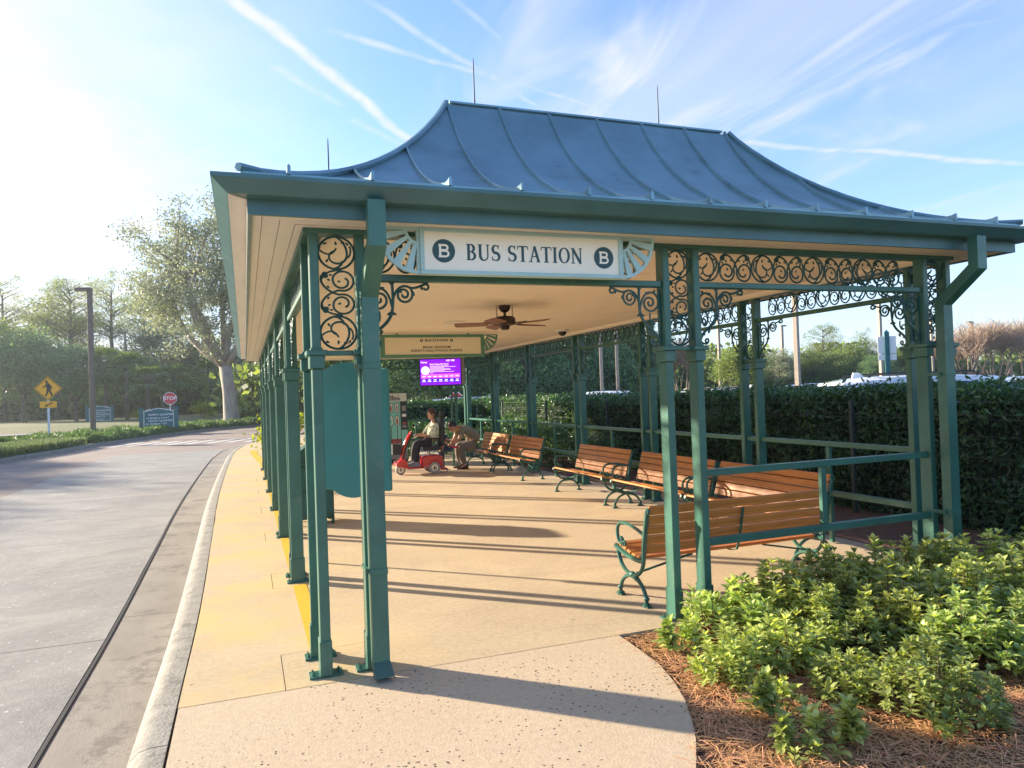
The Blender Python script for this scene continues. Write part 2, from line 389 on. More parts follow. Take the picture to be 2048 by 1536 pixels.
# ================================================================== THE SETTING
def surf(name, base, base2, sc1, grain, speck=None, rough=.85, stain=None, bump=.25, pits=False, flare_tint=None):
    """procedural pavement: two tones in big patches, fine grain, pale or dark specks"""
    ma = bpy.data.materials.new(name); ma.use_nodes = True; nt = ma.node_tree; nt.nodes.clear(); N = nt.nodes.new; L = nt.links.new
    o = N('ShaderNodeOutputMaterial'); p = N('ShaderNodeBsdfPrincipled'); L(p.outputs[0], o.inputs[0])
    tc = N('ShaderNodeNewGeometry'); v = tc.outputs['Position']
    def nz(s, d=5, r=.6, vec=None, dist=0):
        n = N('ShaderNodeTexNoise'); n.inputs['Scale'].default_value = s; n.inputs['Detail'].default_value = d; n.inputs['Roughness'].default_value = r; n.inputs['Distortion'].default_value = dist; L(vec or v, n.inputs['Vector']); return n.outputs[0]
    def rng(x, a, b, lo=0, hi=1):
        n = N('ShaderNodeMapRange'); L(x, n.inputs[0]); n.inputs[1].default_value = a; n.inputs[2].default_value = b; n.inputs[3].default_value = lo; n.inputs[4].default_value = hi; return n.outputs[0]
    def mix(f, a, b, bt='MIX'):
        n = N('ShaderNodeMix'); n.data_type = 'RGBA'; n.blend_type = bt; L(f, n.inputs[0])
        for i, c in ((6, a), (7, b)):
            if isinstance(c, tuple): n.inputs[i].default_value = (*c, 1)
            else: L(c, n.inputs[i])
        return n.outputs[2]
    mp = N('ShaderNodeMapping'); mp.inputs['Scale'].default_value = (.5, 1.6, 1); mp.inputs['Rotation'].default_value = (0, 0, R(25)); L(v, mp.inputs[0])
    c = mix(rng(nz(sc1, 6, .62, mp.outputs[0], .6), .34, .68), base, base2)
    if stain: c = mix(rng(nz(.62, 7, .72, None, 1.4), .43, .68, 0, .9), c, stain); c = mix(rng(nz(3.1, 8, .75, None, .8), .60, .74, 0, .5), c, tuple(x*.8 for x in stain))
    c = mix(rng(nz(grain, 3, .7), .25, .75, 0, 1), c, mix(rng(nz(grain*.4, 3), .3, .7), tuple(x*.80 for x in base), tuple(min(1, x*1.16) for x in base)), 'MIX')
    if flare_tint:
        sx_ = N('ShaderNodeSeparateXYZ'); L(v, sx_.inputs[0]); q = N('ShaderNodeMath'); q.operation = 'MULTIPLY'; L(rng(sx_.outputs[0], 1.4, -.1), q.inputs[0]); L(rng(nz(1.1, 6, .65), .42, .60, .05, .95), q.inputs[1]); c = mix(q.outputs[0], c, flare_tint)  # yellow lens-flare tint painted into the concrete, strongest towards the kerb
    hgt = nz(grain, 4, .7)
    if speck:
        vo = N('ShaderNodeTexVoronoi'); vo.inputs['Scale'].default_value = speck[0]; L(v, vo.inputs['Vector'])
        k = N('ShaderNodeSeparateColor'); L(vo.outputs['Color'], k.inputs[0])
        a = N('ShaderNodeMath'); a.operation = 'MULTIPLY'; L(rng(vo.outputs['Distance'], speck[1]*.75, speck[1], 1, 0), a.inputs[0]); L(rng(k.outputs[0], speck[2], speck[2]+.02), a.inputs[1])
        b = N('ShaderNodeMath'); b.operation = 'MULTIPLY'; L(a.outputs[0], b.inputs[0]); L(rng(nz(1.3, 3), .42, .58), b.inputs[1])
        c = mix(b.outputs[0], c, speck[3])
        if pits:
            h2 = N('ShaderNodeMath'); h2.operation = 'SUBTRACT'; L(hgt, h2.inputs[0]); L(b.outputs[0], h2.inputs[1]); hgt = h2.outputs[0]
    L(c, p.inputs['Base Color']); p.inputs['Roughness'].default_value = rough; p.inputs['Specular IOR Level'].default_value = .25
    bp = N('ShaderNodeBump'); bp.inputs['Strength'].default_value = bump; bp.inputs['Distance'].default_value = .006; L(hgt, bp.inputs['Height']); L(bp.outputs[0], p.inputs['Normal'])
    MATS[name] = ma; return ma
surf('conc_floor', (.565, .445, .29), (.40, .315, .21), .9, 60, speck=(3.6, .075, .55, (.20, .155, .115)), stain=(.34, .265, .19), flare_tint=(.62, .45, .20))
surf('conc_front', (.57, .45, .31), (.48, .385, .275), .9, 70, speck=(31, .24, .45, (.07, .06, .05)), pits=True, bump=.5, stain=(.50, .37, .24))
surf('conc_pad', (.29, .278, .258), (.44, .41, .362), .6, 55, speck=(16, .22, .72, (.5, .5, .5)), stain=(.165, .16, .155), bump=.6, rough=.85)

KERB = [(-.40, -8), (-.40, 0), (-.40, 4), (-.39, 6.5), (-.43, 9.7), (-.48, 13), (-.49, 16), (-.47, 20), (-.42, 24), (-.36, 26.4), (-.08, 30), (.7, 34), (2.4, 38.5), (5.5, 43), (10, 47), (18, 51), (30, 54)]
def resample(pts, step):
    """smooth (Catmull-Rom) then even spacing"""
    P = [Vector((*p, 0)) for p in pts]; fine = []
    for i in range(len(P)-1):
        p0, p1, p2, p3 = P[max(i-1, 0)], P[i], P[i+1], P[min(i+2, len(P)-1)]
        for k in range(12):
            t = k/12; fine.append(.5*((2*p1)+(-p0+p2)*t+(2*p0-5*p1+4*p2-p3)*t*t+(-p0+3*p1-3*p2+p3)*t**3))
    fine.append(P[-1]); out = [fine[0]]; acc = 0
    for a, b in zip(fine, fine[1:]):
        l = (b-a).length
        while l > 0 and acc+l >= step:
            a = a.lerp(b, (step-acc)/l); l = (b-a).length; out.append(a.copy()); acc = 0
        acc += l
    return out
KP = resample(KERB, .5)
def normals(P): return [Vector((-(P[min(i+1, len(P)-1)]-P[max(i-1, 0)]).y, (P[min(i+1, len(P)-1)]-P[max(i-1, 0)]).x, 0)).normalized() for i in range(len(P))]
KN = normals(KP)
def along(P, Nn, prof, i0, i1, gap=.004):
    """solid strip following the path between samples i0..i1 with cross-section prof=(offset,z)"""
    mb = MB(); k = len(prof); rows = []
    for i in range(i0, i1+1):
        p = P[i].copy(); t = Vector((Nn[i].y, -Nn[i].x, 0))
        if i == i0: p = p+t*gap
        if i == i1: p = p-t*gap
        rows.append([p+Nn[i]*o+Vector((0, 0, z)) for o, z in prof])
    vs = [v for r in rows for v in r]; n = len(rows)
    fs = [(a*k+b, a*k+(b+1) % k, (a+1)*k+(b+1) % k, (a+1)*k+b) for a in range(n-1) for b in range(k)]
    fs += [tuple(range(k)), tuple((n-1)*k+b for b in range(k-1, -1, -1))]
    return mb.add(vs, fs)
# ground sheet (gentle rise far away on the left, where the oak stands)
def gz(x, y):
    d = max(0., min(1., (y-54)/14.)); return -.30+.75*d*d*(3-2*d)*max(0., min(1., (30-x)/30.))
gx = [-420, -260, -160, -110]+list(range(-80, 61, 6))+[80, 120, 180, 300, 460]; gy = [-60, -30, -12, 0, 12, 24, 36, 44]+list(range(48, 76, 3))+[82, 95, 120, 160, 240, 400, 620]
mb = MB(); mb.add([(x, y, gz(x, y)) for y in gy for x in gx], [(j*len(gx)+i, j*len(gx)+i+1, (j+1)*len(gx)+i+1, (j+1)*len(gx)+i) for j in range(len(gy)-1) for i in range(len(gx)-1)])
struct(mb.build('ground', M['lawn'], smooth='all'))
# bus road: pink-grey asphalt sheet, with the concrete bus pad on it
def sheet(name, pts, z, ma, parent=None, thick=.0):
    mb = MB()
    if thick: mb.prism(pts, z-thick, z, 'z')
    else: mb.add([(x, y, z) for x, y in pts], [tuple(range(len(pts)))])
    return mb.build(name, ma, parent)
ISL = [(-8.4, 24), (-8.15, 28), (-7.96, 29.6), (-7.72, 31.7), (-7.26, 33.75), (-6.84, 36.3), (-6.72, 37.8), (-6.08, 40.35), (-4.87, 44.75), (-3.29, 50.45), (-1.1, 54.4), (1.6, 57.2), (5, 60), (12, 64), (24, 68)]
IP = resample(ISL, .75); IN = normals(IP)
rd = [(p.x-.3, p.y+.25) for p in IP]
kr = [(p+n*.6).to_tuple()[:2] for p, n in zip(KP, KN)]
road = struct(sheet('road', [(-9.4, -8)]+rd[::2]+[(40, 72), (40, 56)]+kr[::-1][::2]+[(-1.0, -8)], -.126, M['asphalt_pink']))
padx = lambda y: (kr[min(range(len(kr)), key=lambda i: abs(kr[i][1]-y))][0])
ys = [-8, -3.2, 1.6, 6.4, 11.2, 16.0, 20.8, 25.7, 30.5]
for a, b in zip(ys, ys[1:]):
    yy = [a+.006+(b-a-.012)*i/4 for i in range(5)]
    sheet('concrete_slab', [(-4.76, yy[0]), *[(padx(y)-.075, y) for y in yy], (-4.76, yy[-1])], -.114, M['conc_pad'], road, .012)
along(KP, KN, [(.646, -.119), (.668, -.119), (.668, -.1125), (.646, -.1125)], 0, 77).build('joint_sealant', M['sealant'], road)
STR = [((-5.98, 36.8), (-5.02, 40.4)), ((-5.17, 36.8), (-4.13, 40.06)), ((-4.34, 36.56), (-3.24, 39.7)), ((-3.52, 36.3), (-2.42, 39.55)), ((-2.7, 36.2), (-1.59, 39.4)), ((-1.84, 36.05), (-.64, 39.1)), ((-.97, 35.9), (.23, 38.9)), ((-.15, 35.7), (1.0, 38.7))]
for (a, b), (c, d) in STR: sheet('crosswalk_stripe', [(a, b), (a+.3, b), (c+.3, d), (c, d)], -.121, M['white_paint'], road)
# gutter pan and kerb: cast in lengths with open joints
gut = struct(along(KP, KN, [(.19, -.30), (.63, -.30), (.63, -.150), (.19, -.150)], 0, len(KP)-1).build('gutter', M['conc_gutter']))
ker = struct(along(KP, KN, [(.01, -.30), (.2, -.30), (.2, -.13), (.12, -.06), (.01, -.06)], 0, len(KP)-1).build('kerb', M['conc_kerb']))
for i in range(0, 120, 6):
    e = min(i+6, len(KP)-1)
    along(KP, KN, [(.205, -.149), (.625, -.149), (.625, -.112), (.205, -.122)], i, e).build('gutter_length', M['conc_gutter'], gut)
    along(KP, KN, [(.006, -.15), (.205, -.15), (.200, -.105), (.172, -.045), (.135, -.012), (.09, 0.), (.006, .001)], i, e).build('kerb_stone', M['conc_kerb'], ker, smooth=30)
# platform: slabs with joints; isolation squares round each column cluster
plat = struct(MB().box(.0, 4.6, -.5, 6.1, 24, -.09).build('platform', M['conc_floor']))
YK = [7.06+2.39*k for k in range(6)]
XL, XR, YF, YB = .42, 5.72, 4.60, 19.27
def walkx(y): return KP[min(range(len(KP)), key=lambda i: abs(KP[i].y-y))].x+.003
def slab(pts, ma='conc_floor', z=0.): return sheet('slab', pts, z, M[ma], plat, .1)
J = .005
SQ = [(.175, .80, 4.453, 5.09)]+[(.19, .66, YK[k]-.17, YK[k]+.43) for k in range(5)]        # isolation squares
for x0, x1, y0, y1 in SQ: slab([(x0+J, y0+J), (x1-J, y0+J), (x1-J, y1-J), (x0+J, y1-J)])
ylast = 4.453+J
for i, (x0, x1, y0, y1) in enumerate(SQ):
    if y0 > ylast: 
        n = 4; yy = [ylast+(y0-ylast)*t/n for t in range(n+1)]; slab([(5.98, yy[0]), (5.98, yy[-1])]+[(walkx(y), y) for y in reversed(yy)])
    y0 = max(y0, ylast); slab([(walkx(y0), y0), (x0, y0), (x0, y1), (walkx(y1), y1)]); slab([(x1, y0), (5.98, y0), (5.98, y1), (x1, y1)]); ylast = y1
yy = [ylast+(24-ylast)*t/10 for t in range(11)]; slab([(5.98, ylast), (5.98, 24)]+[(walkx(y), y) for y in reversed(yy)])
yy = [24+J+t*1.2 for t in range(12)]; slab([(12, 24+J), (12, yy[-1])]+[(walkx(y), y) for y in reversed(yy)])
BED = [(2.357, 4.447), (2.345, 4.15), (2.321, 3.866), (2.26, 3.62), (2.176, 3.381), (2.07, 3.16), (1.971, 2.981), (1.822, 2.765), (1.55, 2.42), (1.2, 2.05), (.8, 1.7)]
slab([(-.392, 4.453-J)]+[(BED[0][0], 4.453-J)]+BED[1:]+[(.75, 1.2), (1.0, .5), (1.8, -.6), (4, -2), (9, -3), (9, -9), (-.392, -9)], 'conc_front')  # unseen part behind the camera widened to bounce light onto the shelter front
# yellow edge strip in every bay between the columns, and the curved one at the end of the platform
for a, b in [(5.12, 6.93)]+[(YK[k]+.36, YK[k+1]-.08) for k in range(5)]:
    sheet('yellow_strip', [(.365, a), (.48, a), (.48, b), (.365, b)], .004, M['yellow_paint'], plat)
cv = [(.36, 19.6), (.30, 21.5), (.20, 23.5), (.12, 25.5), (.16, 27)]
sheet('yellow_strip', cv+[(x+.22, y) for x, y in cv[::-1]], .006, M['yellow_paint'], plat)
# planting bed with pine straw, mulch strip along the hedge, mulch behind the shelter
struct(sheet('planting_bed', BED+[(.4, .2), (.4, -2), (12, -2), (12, 4.447)], -.035, M['mulch']))
struct(sheet('mulch_strip', [(5.98, 4.447), (9.5, 4.447), (9.5, 30), (5.98, 30)], -.03, M['mulch']))
rng = np.random.default_rng(5)
def straw(n, x0, x1, y0, y1, z, inside, lmin=.07, lmax=.20):
    x = rng.uniform(x0, x1, n); y = rng.uniform(y0, y1, n); ok = inside(x, y); x, y = x[ok], y[ok]; n = len(x)
    a = rng.uniform(0, math.pi, n)+.6*np.sin(x*3+y*2); l = rng.uniform(lmin, lmax, n)*.5; wd = rng.uniform(.0012, .0024, n); zz = z+rng.uniform(.0, .05, n)*rng.uniform(0, 1, n); tl = rng.normal(0, .10, n)
    dx, dy = np.cos(a)*l, np.sin(a)*l; px, py = -np.sin(a)*wd, np.cos(a)*wd; dz = np.abs(tl)*l*.7
    V = np.stack([np.stack([x-dx-px, y-dy-py, zz-dz*.2], 1), np.stack([x-dx+px, y-dy+py, zz-dz*.2+wd], 1), np.stack([x+px, y+py, zz+.006], 1), np.stack([x-px, y-py, zz+.006], 1), np.stack([x+dx+px, y+dy+py, zz+dz], 1), np.stack([x+dx-px, y+dy-py, zz+dz+wd], 1)], 1).reshape(-1, 3)
    b = np.arange(n)*6; F = np.stack([np.stack([b, b+1, b+2, b+3], 1), np.stack([b+3, b+2, b+4, b+5], 1)], 1).reshape(-1, 4)
    return V, F
bx = np.array([p[0] for p in BED[::-1]]); by = np.array([p[1] for p in BED[::-1]])
V, F = straw(30000, 1.2, 5.8, 1.9, 4.43, -.035, lambda x, y: x > np.interp(y, by, bx)+.015-.05*rng.random(len(x)))
tag(link('pine_straw', fast_mesh('pine_straw', V, F, M['straw'])), 'loose brown pine needles covering the planting bed', 'pine straw', kind='stuff')
# road beyond the planted island, parking lot behind the hedge
struct(sheet('far_road', [(-60, 44), (-40, 50), (-24, 54), (-12, 58), (-7, 63), (-5, 70), (-6, 78), (-14, 84), (-30, 82), (-60, 74)], .02, M['asphalt_light']))
lot = struct(sheet('parking_lot', [(9.6, -30), (140, -30), (140, 62), (60, 62), (24, 40), (9.6, 40)], .06, M['asphalt']))
# island: kerb + raised soil
isl = struct(along(IP, IN, [(0, -.3), (.18, -.3), (.18, .02), (.02, .02), (.0, 0)], 0, len(IP)-1).build('island_kerb', M['conc_kerb']))
struct(sheet('island', [(p+n*.17).to_tuple()[:2] for p, n in zip(IP, IN)]+[(20, 76), (2, 64), (-6, 58), (-11, 55), (-14, 48), (-13.5, 38), (-12, 24)], .0, M['mulch']))
# ================================================================== BUS SHELTER
sh = thing('bus_shelter', 'green Victorian bus shelter with flared metal roof and cast-iron lacework', 'shelter')
ZB, ZT, ZR, ZCAP = 2.70, 2.757, 2.42, 1.98
GP, GI = M['green_paint'], M['green_iron']
# ---- posts: tube across the wall line, sleeve at the foot, capital, base plate
def post_meshes():
    a, b = .030, .055                          # half sizes: along the wall, across it
    p = MB().bbox(-a, -b, .0, a, b, ZCAP-.11, .005); p.bbox(-a*.92, -b*.92, ZCAP-.11, a*.92, b*.92, ZB+.01, .005)
    s = MB().bbox(-a-.006, -b-.008, .012, a+.006, b+.008, .22, .003); s.box(-.003, -b-.0105, .012, .003, -b-.008, .212)
    c = MB().bbox(-a-.014, -b-.014, 1.872, a+.014, b+.014, 1.952, .004); c.bbox(-a-.032, -b-.03, 1.952, a+.032, b+.03, 1.984, .004); c.bbox(-a-.005, -b-.005, 1.984, a+.005, b+.005, 2.0, .003)
    return p.mesh('post', GP), s.mesh('sleeve', GP), c.mesh('capital', GP)
PM, SM, CM = post_meshes()
bp = MB().bbox(-.10, -.055, .001, .10, .055, .014, .002)
for sx in (-.078, .078):
    for sy in (-.022, .022): bp.lathe([(.011, .014), (.011, .024), (.006, .026), (.006, .034)], (sx, sy, 0), 6)
BPM = bp.mesh('base_plate', GP)
def post(x, y, row):                           # row 'x': wall runs along X
    rz = 0 if row == 'x' else R(90)
    p = link('post', PM, sh, (x, y, 0), (0, 0, rz))
    link('sleeve', SM, p); link('capital', CM, p); link('base_plate', BPM, p, (0, 0, 0), (0, 0, -rz))
FX = [.42, .70, 2.905, 3.165, 5.455, 5.72]
for x in FX: post(x, YF, 'x'); post(x, YB, 'x')
SY = [4.94]+[v for k in range(5) for v in (YK[k], YK[k]+.26)]+[18.93]
for y in SY: post(XL, y, 'y'); post(XR, y, 'y')
# ---- cast-iron lacework, drawn as curves and swept
def lace(curves, name, r=.0075):
    mb = MB()
    for c in curves:
        pts, rr = (c if isinstance(c, tuple) and isinstance(c[1], float) else (c, r))
        mb.tube([(p[0], 0, p[1]) for p in pts], rr, 5, flat=1.0, up=(0, 1, 0))
    return mb
def leafc(x, z, ang, l=.026, r=.008):
    c, s_ = math.cos(R(ang)), math.sin(R(ang)); pts = [(x+c*l*t, z+s_*l*t) for t in (0, .3, .7, 1)]
    return pts, [r*.5, r, r*.7, .001]
def sweep(mb, pts, r): mb.tube([(p[0], 0, p[1]) for p in pts], r, 5, up=(0, 1, 0))
def unitA(mb, cx, cz, s=1., flip=1, rot=0):
    """ring with a hooked scroll and leaves inside"""
    ca, sa = math.cos(R(rot)), math.sin(R(rot))
    def T(pts): return [(cx+s*(ca*flip*x-sa*z), cz+s*(sa*flip*x+ca*z)) for x, z in pts]
    r = .0075*s
    sweep(mb, T(arc(0, 0, .104, 90, 450, 26)), r)
    sweep(mb, T(bez((.0, .104), (.075, .06), (.085, -.06), (.01, -.068), 10)+bez((.01, -.068), (-.05, -.07), (-.06, -.005), (-.012, .012), 8)[1:]), [r]*12+[r*.85]*7)
    sweep(mb, T(bez((-.10, .02), (-.06, -.02), (-.02, -.02), (.0, .03), 8)), r*.8)
    sweep(mb, T(bez((.062, -.03), (.085, -.02), (.09, .03), (.075, .045), 6)), r*.8)
    sweep(mb, T(bez((-.02, -.104), (.02, -.09), (.03, -.075), (.035, -.05), 6)), r)
    for x, z, a in ((-.075, .055, 20), (-.06, -.06, 60), (.05, .07, 200), (.07, .05, 130), (-.1, .02, 70), (.0, .05, 100)): 
        p, rr = leafc(x, z, a); sweep(mb, T(p), [q*s for q in rr])
def unitB(mb, cx, cz, s=1., rot=0):
    """two crossing stems, each ending in a scroll"""
    ca, sa = math.cos(R(rot)), math.sin(R(rot))
    for f in (1, -1):
        def T(pts): return [(cx+s*(ca*f*x-sa*z), cz+s*(sa*f*x+ca*z)) for x, z in pts]
        r = .0075*s
        sweep(mb, T(arc(-.118, .072, .016, -90, 200, 8)[::-1]+bez((-.11, .098), (-.05, .11), (.0, .05), (.015, -.01), 10)+arc(.078, -.035, .066, 170, 420, 16)+arc(.078, -.035, .066, 60, 330, 16, r1=.022)[1:]), r)
        sweep(mb, T(bez((-.152, -.03), (-.15, .06), (-.12, .09), (-.07, .10), 8)), r*.9)
        for x, z, a in ((.07, -.02, 60), (-.09, .06, -60), (.03, .05, 40), (.12, .03, 100)): 
            p, rr = leafc(x, z, a, .022); sweep(mb, T(p), [q*s for q in rr])
def lattice_h(Lx):
    mb = MB(); zc = (ZR+.04+ZB)/2; x = .102; n = 0; f = 1
    while x < Lx-.05:
        unitA(mb, x, zc, 1., f); f = -f; n += 1
        if x+.104+.31 > Lx: break
        unitB(mb, x+.104+.155, zc, 1.); x += .208+.31
    return mb.mesh('lattice_panel', GI, smooth=50), x+.104
LH, LHx = lattice_h(2.15)
mbv = MB()
unitA(mbv, 0, 2.592, .98, 1, 0); unitB(mbv, 0, 2.345, .92, 90); unitA(mbv, 0, 2.095, .98, -1, 180)
LV = mbv.mesh('lattice_panel', GI, smooth=50)
# scroll bracket (x away from the post, z down from the transom)
mbk = MB(); r = .0085
sweep(mbk, bez((.012, -.41), (.03, -.30), (.13, -.31), (.165, -.20), 12)+bez((.165, -.20), (.18, -.14), (.175, -.08), (.172, -.01), 8)[1:], [.011]*13+[.010]*8)
sweep(mbk, bez((.168, -.16), (.15, -.04), (.08, -.02), (.04, -.05), 8)+arc(.085, -.115, .078, 125, 470, 18, r1=.035)[1:]+arc(.085, -.115, .035, 110, 400, 12, r1=.010)[1:], r)
sweep(mbk, bez((.172, -.13), (.19, -.03), (.25, -.01), (.29, -.04), 8)+arc(.248, -.082, .058, 45, -215, 16, r1=.038)[1:]+arc(.248, -.082, .038, 145, -190, 12, r1=.010)[1:], r)
sweep(mbk, bez((.28, -.035), (.32, -.05), (.36, -.02), (.39, -.012), 8)+arc(.392, -.030, .018, 90, -160, 8)[1:], r)
sweep(mbk, bez((.085, -.19), (.10, -.25), (.07, -.29), (.045, -.27), 8)+arc(.05, -.25, .018, 270, 500, 8)[1:], r*.8)
sweep(mbk, bez((.02, -.40), (.05, -.43), (.085, -.42), (.088, -.395), 8)+arc(.074, -.395, .014, 0, 260, 8)[1:], r*.9)
sweep(mbk, bez((.006, -.02), (.004, -.15), (.004, -.30), (.008, -.44), 8), .008)
for x, z, a in ((.165, -.2, 200), (.165, -.2, -20), (.10, -.31, 250), (.06, -.35, 160), (.30, -.06, -60), (.36, -.02, -80), (.12, -.04, 200), (.21, -.05, -40), (.17, -.02, 60), (.17, -.02, 120), (.04, -.02, -60)):
    p, rr = leafc(x, z, a, .035, .011); sweep(mbk, p, rr)
mbk.ball((.168, 0, -.205), .014, 8, 6)
mbk.box(0, -.012, -.006, .41, .012, .0); BK = mbk.mesh('scroll_bracket', GI, smooth=50)
def bay_x(y, a, b, br=True):
    MB().bbox(a+.031, y-.03, ZR, b-.031, y+.03, ZR+.042, .004).build('transom', GP, sh)
    s = (b-a-.062)/LHx; link('lattice_panel', LH, sh, (a+.031, y, 0), None, (s, 1, 1))
    if br: link('scroll_bracket', BK, sh, (a+.031, y, ZR)); link('scroll_bracket', BK, sh, (b-.031, y, ZR), (0, 0, math.pi))
def bay_y(x, a, b):
    MB().bbox(x-.03, a+.031, ZR, x+.03, b-.031, ZR+.042, .004).build('transom', GP, sh)
    s = (b-a-.062)/LHx; link('lattice_panel', LH, sh, (x, a+.031, 0), (0, 0, R(90)), (s, 1, 1))
    link('scroll_bracket', BK, sh, (x, a+.031, ZR), (0, 0, R(90))); link('scroll_bracket', BK, sh, (x, b-.031, ZR), (0, 0, R(-90)))
def cluster(x, y, row, gapw):
    s = (gapw-.055)/.208
    rz = 0 if row == 'x' else R(90)
    link('lattice_panel', LV, sh, (x, y, 0), (0, 0, rz), (s, 1, 1))
    a = gapw/2-.062
    o = MB().bbox(-a, -.045, 1.953, a, .045, 1.981, .003).build('tie_plate', GP, sh); o.location = (x, y, 0); o.rotation_euler = (0, 0, rz)
for y in (YF, YB):
    bay_x(y, .70, 2.905); bay_x(y, 3.165, 5.455)
    for a, b in ((.42, .70), (2.905, 3.165), (5.455, 5.72)): cluster((a+b)/2, y, 'x', b-a)
for x in (XL, XR):
    ye = [(4.94, YK[0])]+[(YK[k]+.26, YK[k+1]) for k in range(4)]+[(YK[4]+.26, 18.93)]
    for a, b in ye: bay_y(x, a, b)
    for k in range(5): cluster(x, YK[k]+.13, 'y', .26)
    cluster(x, 4.77, 'y', .34); cluster(x, 19.1, 'y', .34)
# ---- top beams
for y in (YF, YB): MB().bbox(XL-.062, y-.062, ZB, XR+.062, y+.062, ZT, .004).build('beam', GP, sh)
for x in (XL, XR): MB().bbox(x-.0615, YF+.064, ZB+.001, x+.0615, YB-.064, ZT-.001, .004).build('beam', GP, sh)
# ---- rings round the plan rectangle: a = distance outside the column line
def ring_side(prof, side, mb=None, closed=True):
    """mitred extrusion of an (a,z) profile along one side of the plan"""
    mb = mb or MB(); k = len(prof); rows = []
    for e in (0, 1):
        row = []
        for a, z in prof:
            x0, x1, y0, y1 = XL-a, XR+a, YF-a, YB+a
            row.append({'f': ((x0, y0), (x1, y0)), 'b': ((x1, y1), (x0, y1)), 'l': ((x0, y1), (x0, y0)), 'r': ((x1, y0), (x1, y1))}[side][e]+(z,))
        rows.append(row)
    vs = rows[0]+rows[1]; rg = range(k) if closed else range(k-1)
    fs = [(i, (i+1) % k, k+(i+1) % k, k+i) for i in rg]
    if closed: fs += [tuple(range(k)), tuple(range(2*k-1, k-1, -1))]
    return mb.add(vs, fs)
for sd in 'flrb':
    gm = M['gutter_paint']
    ring_side([(.540, 2.888), (.556, 2.888), (.556, 2.866), (.548, 2.860), (.484, 2.806), (.474, 2.800), (.380, 2.800), (.380, 2.812), (.468, 2.812), (.540, 2.872)], sd).build('rain_gutter', [gm], sh)
    ring_side([(.376, 2.900), (.376, 2.716), (.350, 2.716), (.350, 2.900)], sd).build('fascia', M['gutter_paint'] if sd != 'l' else M['gutter_paint'], sh)
    sf = ring_side([(.350, 2.742), (.350, 2.752), (.062, 2.752), (.062, 2.742)], sd).build('soffit', M['groove'], sh)
    cuts = [.350, .300, .296, .200, .196, .110, .106, .0625]
    for i in (0, 2, 4, 6):
        z = 2.730 if i in (0, 6) else 2.736
        ring_side([(cuts[i], 2.7415), (cuts[i], z), (cuts[i+1], z), (cuts[i+1], 2.7415)], sd).build('soffit_board', M['soffit_board'], sf)
# cream underside of the left gutter
for a, b, za, zb_ in ((.474, .400, 2.7975, 2.7975),):
    ring_side([(.474, 2.7995), (.474, 2.795), (.379, 2.795), (.379, 2.7995)], 'l').build('gutter_trim', M['gutter_cream'], sh)
    ring_side([(.3795, 2.795), (.3795, 2.745), (.377, 2.745), (.377, 2.795)], 'l').build('gutter_trim', M['gutter_cream'], sh)
# ---- ceiling
ce = MB().box(XL+.063, YF+.063, 2.749, XR-.063, YB-.063, 2.765).build('ceiling', M['soffit_board'], sh)
cy = [YF+.064]+[7.19+2.39*k for k in range(5)]+[YB-.064]
for a, b in zip(cy, cy[1:]):
    for x0, x1 in ((XL+.064, 3.068), (3.072, XR-.064)): MB().box(x0, a+.002, 2.745, x1, b-.002, 2.7488).build('ceiling_panel', M['ceiling_paint'], ce)
for sd in 'flrb': ring_side([(-.063, 2.7445), (-.063, 2.70), (-.075, 2.70), (-.11, 2.715), (-.14, 2.735), (-.145, 2.7445)], sd).build('crown_moulding', M['ceiling_paint'], ce, smooth=40)
# ---- roof
PROF = [(0, 2.945), (.10, 2.957), (.21, 2.985), (.33, 3.025), (.46, 3.077), (.58, 3.133), (.69, 3.193), (.81, 3.266), (.93, 3.350), (1.06, 3.452), (1.19, 3.568), (1.30, 3.678), (1.40, 3.79), (1.50, 3.912), (1.585, 4.03), (1.64, 4.12)]
EX0, EX1, EY0, EY1 = XL-.406, XR+.406, YF-.406, YB+.406
def rz_(d):
    for (a, z), (b, y) in zip(PROF, PROF[1:]):
        if d <= b: return z+(y-z)*(d-a)/(b-a)
    return PROF[-1][1]
roof = MB()
dk = [(d, z-.03) for d, z in PROF]
for sd in 'flrb': ring_side([(.406-d-.01, z) for d, z in dk]+[(.406-1.63, 2.80), (.38, 2.80), (.38, 2.93)], sd, roof)
roof = roof.build('roof', M['roof_metal'], sh)
def side_map(sd):
    W_, D_ = EX1-EX0, EY1-EY0
    return {'f': (W_, lambda t, d: (EX0+t, EY0+d)), 'r': (D_, lambda t, d: (EX1-d, EY0+t)), 'b': (W_, lambda t, d: (EX1-t, EY1-d)), 'l': (D_, lambda t, d: (EX0+d, EY1-t))}[sd]
def panel(sd, t0, t1, mb, sag=.0):
    Ln, f = side_map(sd); nx = 4; rows = []
    for d, z in PROF:
        a, b = max(t0, d), min(t1, Ln-d)
        if b < a: 
            c = max(min((t0+t1)/2, Ln-d), d); a = b = min(max(c, t0), t1)
        rows.append([(*f(a+(b-a)*i/nx, d), z-sag*math.sin(math.pi*i/nx)) for i in range(nx+1)])
        if not (max(t0, d) < min(t1, Ln-d)): break
    k = nx+1; vs = [v for r_ in rows for v in r_]
    fs = [(i*k+j, i*k+j+1, (i+1)*k+j+1, (i+1)*k+j) for i in range(len(rows)-1) for j in range(nx)]
    mb.add(vs, fs)
    # drip edge below the eave
    e0 = [(*f(t0, 0), PROF[0][1]), (*f(t1, 0), PROF[0][1]), (*f(t1, .0), PROF[0][1]-.05), (*f(t0, .0), PROF[0][1]-.05)]
    mb.add(e0, [(0, 1, 2, 3)]); return mb
